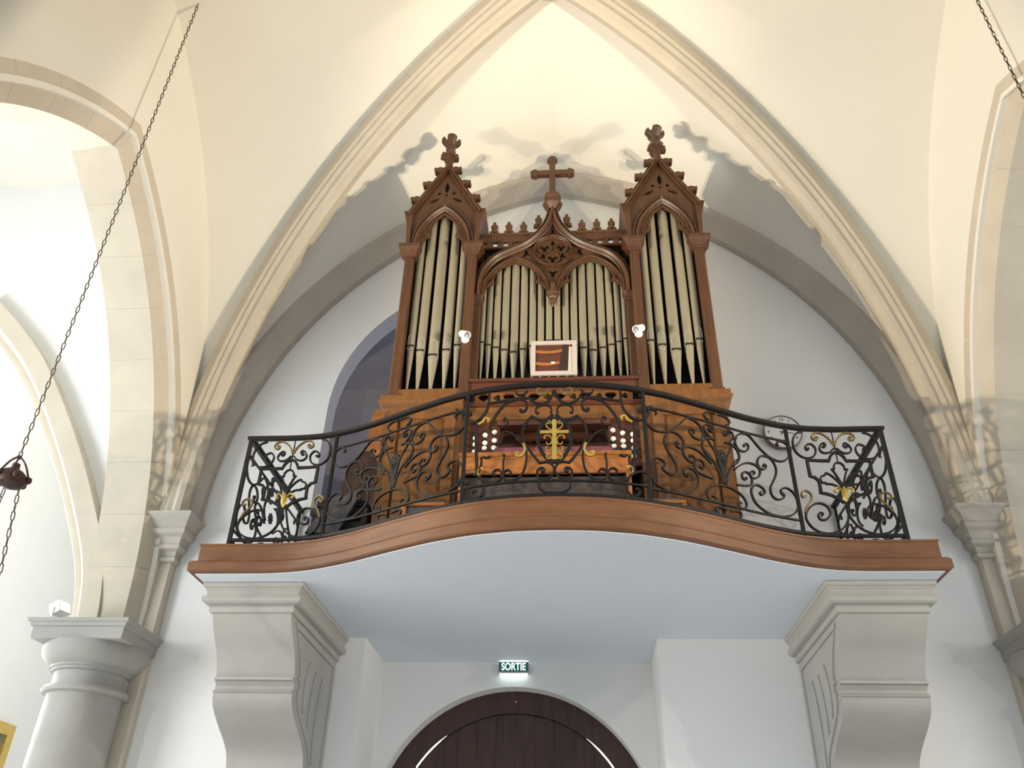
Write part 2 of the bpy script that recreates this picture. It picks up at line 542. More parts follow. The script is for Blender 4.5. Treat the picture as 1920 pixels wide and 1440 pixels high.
# formeret (wall arch over the gallery), stone by stone
fr = struct(empty('trim_6'), 'grey stone pointed wall arch behind the organ')
FSEC = [(0.005, 0.0), (-0.075, 0.0), (-0.095, 0.018), (-0.115, 0.03), (-0.165, 0.10), (-0.215, 0.125), (-0.215, 0.22), (0.005, 0.22)]
for side in (-1, 1):
    for k in range(11):
        rings = []
        for q in range(6):
            t = (k + (q / 5 if 0 < q < 5 else (0.0012 if q == 0 else 0.9988))) / 11
            rings.append([(-side * formeret(t, g, y)[0], y, formeret(t, g, y)[2]) for y, g in FSEC])
        MB().loft(rings).build('arch_stone', 'stone', fr)
    MB().loft([[(-side * formeret(q / 40, g + 0.003, y)[0], y, formeret(q / 40, g + 0.003, y)[2]) for y, g in [(0.004, 0.0), (-0.073, 0.0), (-0.163, 0.10), (-0.213, 0.125), (-0.213, 0.2), (0.004, 0.2)]] for q in range(41)]).build('mortar_core', 'mortar', fr)

# ---- corner pilasters with moulded capitals
def pilaster(s, label):
    root = struct(empty('trim_12' if s < 0 else 'trim_13'), label)
    # shaft
    pl = [(s * 3.016, 0.0), (s * 3.016, -0.055), (s * 3.03, -0.072), (s * 3.25, -0.072), (s * 3.25, 0.0)]
    MB().prism([(x, y, 0.0) for x, y in pl], (0, 0, ZS - 0.30)).build('shaft', 'stone_light', root)
    # capital: stacked mouldings, growing towards the nave and the front
    prof = [(ZS - 0.345, 0.0), (ZS - 0.34, 0.018), (ZS - 0.315, 0.026), (ZS - 0.30, 0.012), (ZS - 0.265, 0.022), (ZS - 0.25, 0.050), (ZS - 0.225, 0.060),
            (ZS - 0.215, 0.050), (ZS - 0.165, 0.066), (ZS - 0.145, 0.092), (ZS - 0.115, 0.104), (ZS - 0.105, 0.094), (ZS - 0.06, 0.118), (ZS - 0.035, 0.140), (ZS - 0.012, 0.156), (ZS, 0.156)]
    rings = []
    for z, g in prof:
        x1 = 3.016 - g; y1 = -0.072 - g * 1.38
        rings.append([(s * x1, 0.0, z), (s * x1, y1, z), (s * 3.30, y1, z), (s * 3.30, 0.0, z)])
    MB().loft(rings).build('capital', 'stone', root, True, 0.35)
    rebase(root, (s * 3.1, -0.05, 0))
    return root
pilaster(-1, 'stone corner pilaster with moulded capital beside the round column and hanging lamp')
pilaster(1, 'stone corner pilaster with moulded capital on the clock side of the gallery')

# ---- engaged columns carrying the arcade
def column(x, y, label):
    root = thing('arcade_column', label, 'column')
    zt = 3.315; r = 0.25
    MB().lathe([(r * 1.05, 0.0), (r * 1.02, 1.2), (r, 2.2), (r * 0.985, 2.86)], (x, y, 0), 40).build('shaft', 'stone_grey', root)
    MB().lathe([(r * 0.98, 2.855), (r + 0.028, 2.862), (r + 0.040, 2.88), (r + 0.028, 2.90), (r - 0.005, 2.905), (r - 0.012, 2.93), (r - 0.012, 3.00),
                (r + 0.012, 3.005), (r + 0.012, 3.02), (r + 0.026, 3.024), (r + 0.026, 3.04), (r + 0.04, 3.044), (r + 0.075, 3.075), (r + 0.105, 3.115), (r + 0.11, 3.15), (r + 0.1, 3.185)],
               (x, y, 0), 40).build('capital', 'stone_grey', root)
    h = 0.325
    rings = [[(x + a * (h + g), y + b * (h + g), z) for a, b in ((-1, -1), (1, -1), (1, 1), (-1, 1))]
             for z, g in [(zt - 0.135, -0.01), (zt - 0.13, 0.0), (zt - 0.055, 0.004), (zt - 0.05, 0.018), (zt - 0.028, 0.022), (zt - 0.022, 0.034), (zt, 0.040)]]
    MB().loft(rings).build('abacus', 'stone_grey', root, True, 0.3)
    rebase(root, (x, y, 0))
    return root
COLX, COLY = 3.33, -0.20
column(-COLX, COLY, 'round grey stone column under the arch with floodlights on its capital')
column(COLX, COLY, 'round grey stone column at the corner on the clock side')
column(-COLX, -4.32, 'round grey stone column between two arcade arches, lamp side')
column(COLX, -4.32, 'round grey stone column between two arcade arches, clock side')

# ---- aisles
def aisle(s, tag_):
    m = MB()
    m.box(min(s * 7.6, s * 7.9), max(s * 7.6, s * 7.9), -9, 4.2, 0, 8.2)
    struct(m.build('wall_aisle_' + tag_, 'plaster'), 'white outer wall of the side aisle, ' + tag_)
    struct(MB().box(min(s * 3.5, s * 7.9), max(s * 3.5, s * 7.9), 3.9, 4.2, 0, 8.2).build('wall_aisle_end_' + tag_, 'plaster'), 'white end wall of the side aisle, ' + tag_)
    # pointed barrel over the aisle
    rings = []
    for i in range(17):
        y_, z_ = None, None
        u = -1 + 2 * i / 16
        pp = parch(2.05, 1.5, 8)[i]
        rings.append([(s * (5.62 + pp[0]), -9.0, 6.6 + pp[1]), (s * (5.62 + pp[0]), 4.2, 6.6 + pp[1])])
    mb = MB().loft(rings, closed=False, caps=False)
    struct(mb.build('ceiling_aisle_' + tag_, 'vault_plaster'), 'cream vault of the side aisle, ' + tag_)
aisle(-1, 'left'); aisle(1, 'right')
# inner wall of the aisle beyond the nave's west wall
struct(MB().box(-3.72, -3.5, 0.1, 4.0, 0, 9).build('wall_tower_left', 'plaster'), 'white wall of the aisle behind the nave corner')
struct(MB().box(3.5, 3.72, 0.1, 4.0, 0, 9).build('wall_tower_right', 'plaster'), 'white wall of the aisle behind the nave corner, clock side')
# transverse arch of the left aisle
def aisle_arch(s, label):
    root = struct(empty('trim_11'), label)
    c, zs = 5.65, 3.30
    half = [(3.70, 3.30), (3.715, 3.48), (3.775, 3.745), (3.925, 4.09), (4.27, 4.71), (4.73, 5.40), (5.10, 5.84), (5.65, 6.36)]
    half = [tuple(p) for p in catmull(half, 6)]
    def offs(g):
        o = []
        for i_, p in enumerate(half):
            a_ = np.array(half[max(0, i_ - 1)]); b_ = np.array(half[min(len(half) - 1, i_ + 1)])
            t_ = (b_ - a_) / np.linalg.norm(b_ - a_)
            q_ = np.array(p) + np.array([-t_[1], t_[0]]) * g
            o.append((min(q_[0], c), q_[1]))
        return o
    SEC = [(0.15, 0.0), (-0.02, 0.0), (-0.04, 0.02), (-0.07, 0.032), (-0.10, 0.03), (-0.125, 0.045), (-0.135, 0.075), (-0.13, 0.10), (-0.16, 0.12), (-0.20, 0.13), (-0.22, 0.15), (-0.22, 0.30), (0.15, 0.30)]
    CUR = [offs(g) for y, g in SEC]
    n = 7; m_ = len(half) // n
    for side in (1, -1):
        for k in range(n):
            i0 = k * m_; i1 = min(len(half) - 1, (k + 1) * m_) if k < n - 1 else len(half) - 1
            rings = []
            for i_ in range(i0, i1 + 1):
                rings.append([(s * (c - side * (c - CUR[j_][i_][0])), SEC[j_][0], CUR[j_][i_][1]) for j_ in range(len(SEC))])
            MB().loft(rings).build('voussoir', 'stone_light', root)
    rebase(root, (s * c, 0, zs))
    # wall over the cross arch
    oc = offs(0.22)
    ol = [(s * x, z) for x, z in oc] + [(s * (2 * c - x), z) for x, z in oc[::-1][1:]]
    e0, e1 = s * 3.50, s * 7.75
    ol = [(e0, zs)] + ol + [(e1, zs), (e1, 8.2), (e0, 8.2)]
    me = plate([ol], 0.20, lambda u, v, w: (u, -0.10 + w, v))
    struct(link('wall_cross', me, 'plaster', None, False), 'white wall above the cross arch of the side aisle')
    return root
aisle_arch(-1, 'moulded stone cross arch spanning the bright side aisle')
# stone cornice on the aisle end wall
struct(MB().box(-7.6, -3.72, 3.74, 3.9, 7.05, 7.35).build('trim_7', 'stone_light'), 'stone cornice on the far aisle wall')
def aisle_rib(px0, px1, Y0, Y1):
    a = UY(px0, Y0); b = UY(px1, Y1)
    mid = (a + b) / 2 + np.array([0.1, 0, 0.12])
    return struct(MB().sweep(catmull([a, mid, b], 8), (0.3, -1, 0.4), [(-0.1, -0.07), (0.1, -0.07), (0.05, 0.05), (-0.05, 0.05)]).build('trim_8', 'stone_light'),
                  'thin stone rib in the far aisle vault')
aisle_rib((110, 800), (25, 905), 2.2, 2.9)
# aisle windows
for s, yc, n in ((-1, -3.6, 1), (1, -4.2, 2), (-1, 1.6, 3)):
    hw, z0, z1 = 0.7, 2.2, 4.4
    ol = [(yc - hw, z0)] + [(yc + u, z1 + v) for u, v in parch(hw, 1.0, 10)] + [(yc + hw, z0)]
    me = plate([ol], 0.02, lambda u, v, w: (s * (7.585 + w), u, v))
    wo = link('window_%d' % n, me, 'window_daylight', None, False)
    struct(wo, 'tall pointed aisle window full of daylight')
    frm = MB()
    frm.sweep([(s * 7.58, y, z) for y, z in ol + [ol[0]]], (1, 0, 0), [(-0.05, -0.05), (0.05, -0.05), (0.05, 0.05), (-0.05, 0.05)])
    frm.build('window_frame', 'stone_light', wo)

# gilt-framed picture on the aisle wall
pf = thing('gilt_picture', 'gilt framed picture hanging in the bright side aisle', 'picture')
pc = UX((20, 1362), -6.0)
X_, y1, zt = -6.0, pc[1], pc[2]
def pfm(u, v, w):   # u to the left along Y (towards the camera), v down
    return (X_ + w, y1 - u, zt - v)
fp = MB()
# the picture hangs on a short wall pier of the aisle
fp2 = plate([[(0, 0), (1.2, 0), (1.2, 1.6), (0, 1.6)], [(0.11, 0.11), (1.09, 0.11), (1.09, 1.49), (0.11, 1.49)]], 0.07, pfm)
link('frame', fp2, 'gold', pf, False)
link('canvas', plate([[(0.10, 0.10), (1.10, 0.10), (1.10, 1.50), (0.10, 1.50)]], 0.03, pfm), 'painting', pf, False)
struct(MB().box(-6.4, -6.0, y1 - 1.6, 3.9, 0, 6.6).build('wall_aisle_pier', 'plaster'), 'white wall pier in the side aisle carrying the picture')

# ================================================================== DOOR UNDER THE GALLERY
dr = struct(empty('door_1'), 'dark brown round-headed wooden church door under the gallery')
YD = REC + 0.17
def arcrow(r, n=36, a0=0.0, a1=PI): return [(DC + r * math.cos(a0 + (a1 - a0) * i / n), DZ + r * math.sin(a0 + (a1 - a0) * i / n)) for i in range(n + 1)]
ri = 0.90
ring = [(DC + DR + 0.02, 0.0)] + arcrow(DR + 0.02) + [(DC - DR - 0.02, 0.0), (DC - ri, 0.0)] + arcrow(ri)[::-1] + [(DC + ri, 0.0)]
link('door_frame', plate([ring], 0.09, lambda u, v, w: (u, YD + w - 0.02, v)), 'wood_door', dr, False)
# planks of the two leaves, each cut to the round head
npl = 12
xs = [DC - ri + 2 * ri * i / npl for i in range(npl + 1)]
for i in range(npl):
    a, b = xs[i] + 0.001, xs[i + 1] - 0.001
    top = []
    for q in range(7):
        x = b + (a - b) * q / 6
        top.append((x, DZ + math.sqrt(max(0, (ri - 0.004) ** 2 - (x - DC) ** 2))))
    me = plate([[(a, 0.0), (b, 0.0)] + top], 0.04, lambda u, v, w: (u, YD + 0.0 + w, v))
    link('plank', me, 'wood_door', dr, False)
MB().box(DC - 1.0, DC + 1.0, YD + 0.041, YD + 0.05, 0.0, DZ + 1.0).build('door_backing', 'wood_dark', dr)
# worn gaps where daylight comes in
def gap(a0, a1, tail):
    P = [(DC + (ri + 0.004) * math.cos(a0 + (a1 - a0) * i / 14), YD - 0.021, DZ + (ri + 0.004) * math.sin(a0 + (a1 - a0) * i / 14)) for i in range(15)]
    if tail: P = P + [(P[-1][0] - 0.002, YD - 0.021, P[-1][2] - 0.25)]
    mb = MB(); rings = []
    for i, p in enumerate(P):
        w = 0.007 * min(1, 0.25 + i / 6)
        cx, cz = p[0] - DC, p[2] - DZ
        l = math.hypot(cx, cz); cx /= l; cz /= l
        rings.append([(p[0] - cx * w, p[1], p[2] - cz * w), (p[0] + cx * w, p[1], p[2] + cz * w), (p[0] + cx * w, p[1] + 0.004, p[2] + cz * w), (p[0] - cx * w, p[1] + 0.004, p[2] - cz * w)])
    mb.loft(rings)
    tag(mb.build('daylight_gap', 'daylight_gap', dr, False), 'thin curved gap letting daylight in')
gap(math.radians(126), math.radians(146), True)
gap(math.radians(53), math.radians(30), False)
MB().lathe([(0.0, 0.0), (0.008, 0.004), (0.006, 0.010), (0, 0.012)], (DC, YD - 0.02, DZ + 0.985), 10, axis=(0, -1, 0)).build('nail_head', 'chrome', dr)

# exit sign
sg = thing('exit_sign', 'green illuminated SORTIE exit sign above the dark door', 'sign')
sa = UY((935, 1238), REC - 0.06); sb = UY((991, 1262), REC - 0.06)
sx0, sx1, sz1, sz0 = sa[0], sb[0], sa[2] - 0.008, sb[2]
MB().bbox(sx0, sx1, REC - 0.055, REC - 0.001, sz0, sz1, 0.004).build('sign_case', 'sign_case', sg)
MB().box(sx0 + 0.005, sx1 - 0.005, REC - 0.058, REC - 0.054, sz0 + 0.012, sz1 - 0.006).build('sign_panel', 'sign_green', sg)
link('lettering', text_mesh('SORTIE', 0.078, lambda u, v, w: ((sx0 + sx1) / 2 + u, REC - 0.0605 + w, (sz0 + sz1) / 2 + 0.002 + v), 0.002, 0.0022, 0.76), 'sign_letter', sg, False)
MB().box(sx0 + 0.01, sx1 - 0.01, REC - 0.05, REC - 0.012, sz1, sz1 + 0.006).build('light_strip', 'sign_light', sg)
MB().box(sx0 + 0.01, sx1 - 0.01, REC - 0.05, REC - 0.012, sz0 - 0.005, sz0).build('light_strip', 'sign_light', sg)
rebase(sg, ((sx0 + sx1) / 2, REC, sz0))

# ================================================================== GALLERY
OFFX = [0, 0.22, 0.45, 0.69, 0.945, 1.21, 1.43, 1.60, 1.78, 3.0]
OFFY = [0.625, 0.612, 0.562, 0.465, 0.325, 0.170, 0.068, 0.018, 0.0, 0.0]
_fine = np.linspace(-3, 3, 1201)
_sx = np.array([-v for v in OFFX[::-1][:-1]] + OFFX); _sy = np.array(OFFY[::-1][:-1] + OFFY)
_base = np.interp(_fine, _sx, _sy)
_ker = np.hanning(41); _ker /= _ker.sum()
_base = np.convolve(np.pad(_base, 20, mode='edge'), _ker, mode='valid')
def off(x): return float(np.interp(x, _fine, _base))
def slab_y(x, inset=0.0): return -1.335 + inset - off(x) * (1 - 0.25 * inset)
ga = thing('organ_gallery', 'curved organ gallery with white underside and reddish wooden front edge', 'balcony')
xs = np.linspace(-2.20, 2.20, 90)
poly = [(x, slab_y(x, 0.02)) for x in xs] + [(2.20, -0.002), (-2.20, -0.002)]
me = plate([poly], 0.15, lambda u, v, w: (u, v, Z0 + w))
link('slab', me, 'soffit_daylight_tint', ga, True, 0.5)
MB().box(-1.435, 0.673, -0.002, REC - 0.001, Z0, Z0 + 0.010).build('soffit_strip', 'soffit_daylight_tint', ga, False)
poly = [(x, slab_y(x, 0.06)) for x in xs] + [(2.17, 0.0), (-2.17, 0.0)]
# floorboards running towards the wall, each its own board
NB = 24
bx = np.linspace(-2.17, 2.17, NB + 1)
for i in range(NB):
    a, b = bx[i] + 0.002, bx[i + 1] - 0.002
    ol = [(x, slab_y(x, 0.06)) for x in np.linspace(a, b, 6)] + [(b, -0.002), (a, -0.002)]
    link('floorboard', plate([ol], 0.035, lambda u, v, w: (u, v, Z0 + 0.155 + w)), 'wood_case', ga, False)
FAS = [(-0.02, 0.004), (0.012, 0.004), (0.022, 0.012), (0.022, 0.060), (0.014, 0.072), (0.0, 0.080), (-0.014, 0.083), (-0.014, 0.176), (-0.008, 0.182), (-0.008, 0.192), (-0.06, 0.192), (-0.06, 0.004)]
def fascia_path():
    P = [(-2.215, -0.004), (-2.215, -0.6), (-2.215, -1.32)]
    P += [(x, slab_y(x)) for x in np.linspace(-2.20, 2.20, 100)]
    P += [(2.215, -1.32), (2.215, -0.6), (2.215, -0.004)]
    return P
def planform_sweep(P, sec, z):
    """sweep with mitred corners in plan; sec = (outwards, height)"""
    P = [np.array(p, float) for p in P]; n = len(P); rings = []
    for i in range(n):
        d0 = P[i] - P[i - 1] if i > 0 else P[1] - P[0]
        d1 = P[i + 1] - P[i] if i < n - 1 else P[-1] - P[-2]
        d0 = d0 / np.linalg.norm(d0); d1 = d1 / np.linalg.norm(d1)
        n0 = np.array([d0[1], -d0[0]]); n1 = np.array([d1[1], -d1[0]])
        m_ = n0 + n1; m_ /= np.linalg.norm(m_); m_ /= max(0.5, m_ @ n0)
        rings.append([(*(P[i] - m_ * (-a)), z + h) for a, h in sec])
    return MB().loft(rings)
# front path is walked from left wall to right wall; outward = right-hand side is away from the wall
fp_ = fascia_path()
planform_sweep([(-2.215, -0.004), (-2.215, -1.335)] + [(x, slab_y(x)) for x in np.linspace(-2.1, 2.1, 100)] + [(2.215, -1.335), (2.215, -0.004)], FAS, Z0).build('fascia', 'wood_fascia', ga, True, 0.5)
rebase(ga, (0, -0.6, Z0))

# ---- corbels
def corbel(s, label):
    root = thing('stone_corbel', label, 'corbel')
    pr_ = catmull([(-1.125, 3.20), (-1.10, 3.15), (-1.03, 3.065), (-0.945, 2.985), (-0.885, 2.90), (-0.862, 2.845)], 5)
    pr2 = [(-0.890, 2.842), (-0.890, 2.826), (-0.862, 2.822), (-0.842, 2.80), (-0.846, 2.778), (-0.866, 2.768), (-0.872, 2.758)]
    pr3 = catmull([(-0.858, 2.756), (-0.848, 2.715), (-0.800, 2.665), (-0.690, 2.600), (-0.560, 2.535), (-0.470, 2.470), (-0.430, 2.390), (-0.425, 2.30), (-0.38, 2.20), (-0.24, 2.10), (-0.08, 2.03), (0.0, 2.0)], 5)
    prof = [tuple(p) for p in pr_] + pr2 + [tuple(p) for p in pr3]
    poly = [(min(a, -0.002), b) for a, b in prof] + [(-0.002, 3.20)]
    x0, x1 = s * 1.632, s * 2.128
    me = plate([poly], abs(x1 - x0), lambda u, v, w: (min(x0, x1) + w, u, v))
    link('bracket', me, 'stone_grey', root, True, 0.35)
    # cap mouldings on three sides
    rings = []
    for z, g in [(3.165, 0.006), (3.17, 0.016), (3.195, 0.020), (3.198, 0.012), (3.208, 0.014), (3.215, 0.045), (3.225, 0.058), (3.243, 0.063), (3.258, 0.056), (3.264, 0.040), (3.29, 0.044), (3.308, 0.056), (3.314, 0.066), (3.337, 0.068)]:
        rings.append([(s * (1.632 - g), -0.002, z), (s * (1.632 - g), -1.115 - g, z), (s * (2.128 + g), -1.115 - g, z), (s * (2.128 + g), -0.002, z)])
    MB().loft(rings).build('cap_moulding', 'stone_grey', root, True, 0.3)
    # raised panel rim on the inner and outer side faces
    inner = []
    def inset(pts, d):
        c = np.array([-0.35, 2.75]); o = []
        for p in pts:
            v = c - np.array(p); l = np.linalg.norm(v); o.append(tuple(np.array(p) + v / l * d * (1 + 0.15 * l)))
        return o
    rim = [(-0.06, 3.14)] + [(-1.02, 3.14)] + [tuple(np.array(p) + np.array([0.075, 0.02])) for p in prof[8:-6]] + [(-0.06, 2.16)]
    for side, xx in ((0, s * 1.632), (1, s * 2.128)):
        sg_ = -s if side == 0 else s
        o1 = rim; o2 = inset(rim, 0.045)
        me = plate([o1, o2], 0.012, lambda u, v, w: (xx + sg_ * w, u, v))
        link('side_panel_rim', me, 'stone_grey', root, False)
        # carved leaf drop inside the panel
        lf = []
        for yy, zz, ln in ((-0.30, 2.98, 0.55), (-0.46, 2.98, 0.45), (-0.62, 3.0, 0.32)):
            L = [(yy + 0.045 * math.sin(PI * i / 10) ** 0.8, zz - ln * i / 10) for i in range(11)] + [(yy - 0.045 * math.sin(PI * i / 10) ** 0.8, zz - ln * i / 10) for i in range(9, 0, -1)]
            lf.append(L)
        me = plate(lf, 0.010, lambda u, v, w: (xx + sg_ * w, u, v))
        link('leaf_carving', me, 'stone_grey', root, False)
    rebase(root, (s * 1.88, 0, 2.0))
    return root
corbel(-1, 'grey stone scroll corbel carrying the gallery end beside the open tower arch')
corbel(1, 'grey stone scroll corbel carrying the gallery end under the wall clock')

# ================================================================== GALLERY RAILING
RX, RYE = 2.09, -1.19              # corner of the railing in plan
ZT, ZB = 4.355, 3.612               # handrail and bottom bar
ZF = Z0 + 0.1925                      # gallery floor
def rail_y(x): return RYE - off(x) * 0.975
def rail_hit(px):
    d = ray(px)
    lo, hi = (-2.6 - CAM[1]) / d[1], (-0.8 - CAM[1]) / d[1]
    g = lambda t: (CAM + d * t)[1] - rail_y((CAM + d * t)[0])
    for _ in range(50):
        m_ = (lo + hi) / 2
        if g(m_) > 0: hi = m_
        else: lo = m_
    p = CAM + d * lo
    return p[0], p[2]
# arc length along the railing
_rx = np.linspace(-2.3, 2.3, 2301)
_ry = np.array([rail_y(x) for x in _rx])
_rs = np.concatenate([[0], np.cumsum(np.hypot(np.diff(_rx), np.diff(_ry)))])
_rs -= np.interp(0.0, _rx, _rs)
def x2s(x): return float(np.interp(x, _rx, _rs))
def s2x(s_): return float(np.interp(s_, _rs, _rx))

rl = thing('gallery_railing', 'black wrought iron scrollwork railing with gilt cross on the curved gallery', 'railing')
def rect(w, h): return [(-w / 2, -h / 2), (w / 2, -h / 2), (w / 2, h / 2), (-w / 2, h / 2)]
front = [(x, rail_y(x), 0) for x in np.linspace(-RX, RX, 110)]
def hbar(z, w, h, name):
    P = [(-RX, -0.004), (-RX, RYE + 0.0)] + [(x, rail_y(x)) for x in np.linspace(-RX + 0.02, RX - 0.02, 110)] + [(RX, RYE), (RX, -0.004)]
    return planform_sweep(P, [(-w / 2, -h / 2), (w / 2, -h / 2), (w / 2, h / 2), (-w / 2, h / 2)], z).build(name, 'iron', rl, True, 0.5)
planform_sweep([(-RX, -0.004), (-RX, RYE)] + [(x, rail_y(x)) for x in np.linspace(-RX + 0.02, RX - 0.02, 110)] + [(RX, RYE), (RX, -0.004)],
               [(-0.022, -0.014), (-0.012, -0.020), (0.012, -0.020), (0.022, -0.014), (0.022, 0.004), (0.012, 0.012), (-0.012, 0.012), (-0.022, 0.004)], ZT).build('handrail', 'iron', rl, True, 0.5)
hbar(ZB, 0.018, 0.020, 'bottom_bar')
XP = [0.535, 1.475]
PX = [x2s(v) for v in XP]
def post(x, y, nx_, ny_, w=0.022):
    mb = MB().bbox(x - w / 2, x + w / 2, y - w / 2, y + w / 2, ZF, ZT - 0.01, 0.003)
    return mb
for s in (-1, 1):
    for xv in XP: post(s * xv, rail_y(xv), 0, 0).build('post', 'iron', rl)
    post(s * RX, RYE, 0, 0, 0.026).build('corner_post', 'iron', rl)
    post(s * RX, -0.02, 0, 0, 0.018).build('wall_post', 'iron', rl)

# ---- scroll drawings: pixel traces read off the photograph, turned into (arc length, height)
CB = lambda L: [(1360 + x / 6, 780 + y / 6) for x, y in L]
CA = lambda L: [(1200 + x / 6, 730 + y / 6) for x, y in L]
CC = lambda L: [(1480 + x / 6.263, 790 + y / 6.263) for x, y in L]
CE = lambda L: [(1030 + x / 5.76, 710 + y / 5.76) for x, y in L]
def to_sz(L):
    o = []
    for p in L:
        x, z = rail_hit(p); o.append((x2s(x), z))
    return o
WING = [
 CB([(215, 350), (207, 325), (240, 315), (258, 350), (240, 390), (200, 400), (150, 380), (115, 320), (110, 250), (150, 207), (210, 200), (265, 225), (330, 300), (400, 380), (470, 445), (540, 490), (620, 512), (680, 495), (720, 440), (728, 380), (690, 320), (640, 290), (592, 290), (575, 315), (595, 335)]),
 CB([(425, 570), (432, 545), (455, 563), (445, 595), (405, 600), (370, 560), (358, 510), (385, 460), (440, 452), (500, 475), (545, 530), (570, 600), (565, 670), (535, 740), (510, 800), (515, 870), (550, 920), (600, 942), (650, 925), (660, 890), (635, 865)]),
 CB([(650, 890), (625, 855), (635, 820), (690, 812), (750, 850), (795, 910), (820, 980), (812, 1050), (770, 1105), (700, 1130), (620, 1132), (500, 1100), (400, 1035), (330, 960), (295, 870), (297, 815), (330, 780), (380, 785), (430, 825), (442, 868), (412, 888), (388, 870), (402, 850)]),
 CB([(225, 690), (240, 708), (215, 715), (187, 680), (192, 642), (225, 630), (265, 650), (295, 690), (300, 740), (285, 780), (220, 785), (130, 775)]),
 CB([(100, 605), (150, 565), (220, 532), (290, 535), (350, 562), (385, 605), (388, 650), (365, 690), (320, 702), (285, 680), (277, 645), (300, 622), (326, 635), (318, 658)]),
 CB([(-10, 300), (60, 320), (120, 370), (150, 430), (155, 480), (130, 530), (90, 562)]),
 CB([(15, 190), (30, 205), (10, 222), (-15, 205), (-12, 175), (30, 165), (70, 190), (85, 230), (70, 275), (20, 305), (-10, 300)]),
 CB([(0, 790), (80, 820), (170, 880), (225, 950), (240, 1010), (215, 1045), (170, 1030), (150, 995), (165, 972), (182, 990)]),
 CB([(60, 1072), (130, 1072), (172, 1090), (180, 1130), (155, 1165), (130, 1160)]),
 # upper ornament between handrail and second bar
 CA([(960, 405), (990, 400), (1005, 370), (980, 330), (930, 300), (870, 285)]),
]
AX_W = (PX[0] + PX[1]) / 2
CORN = [
 (CC([(295, 198), (310, 182), (328, 195), (318, 220), (280, 215), (260, 185), (278, 147), (330, 135), (400, 160), (470, 215), (520, 285)]), 'gilt_iron'),
 (CC([(400, 285), (388, 300), (410, 305), (422, 280), (400, 257), (367, 275), (352, 320), (377, 360), (430, 375), (480, 360), (520, 315)]), 'iron'),
 (CC([(212, 310), (225, 328), (200, 335), (187, 305), (205, 277), (250, 268), (295, 305), (308, 350), (290, 405), (235, 432), (165, 425), (90, 375), (48, 300), (42, 210), (80, 145), (150, 122)]), 'iron'),
 (CC([(655, 800), (610, 730), (560, 650), (512, 580), (495, 565), (525, 562), (520, 530), (540, 495), (582, 485)]), 'iron'),
 (CC([(640, 800), (590, 730), (530, 670), (470, 625), (425, 610), (417, 632), (372, 650), (365, 690), (390, 720), (430, 725), (437, 737), (500, 740), (560, 765), (610, 800)]), 'iron'),
 (CC([(562, 823), (542, 830), (530, 810), (547, 785), (582, 785), (615, 810), (645, 860)]), 'gold'),
 (CC([(375, 1108), (392, 1100), (385, 1076), (352, 1080), (342, 1115), (370, 1155), (430, 1155), (475, 1110), (478, 1060), (440, 1000), (370, 965), (290, 975), (225, 1030), (195, 1100), (210, 1170), (270, 1245), (360, 1300), (470, 1320), (560, 1300), (640, 1250), (690, 1160), (705, 1060), (680, 960), (655, 905)]), 'iron'),
 (CC([(195, 875), (165, 890), (147, 865), (152, 830), (190, 815), (240, 840), (265, 890), (250, 940), (210, 1000), (190, 1080)]), 'gilt_iron'),
]
CORN_FRAME = [CC([(205, 455), (330, 462), (465, 465), (475, 420), (500, 382), (545, 362)]),
              CC([(205, 455), (225, 550), (245, 645), (300, 660), (345, 700), (360, 760), (370, 840), (430, 850), (500, 870), (570, 905), (650, 960)])]
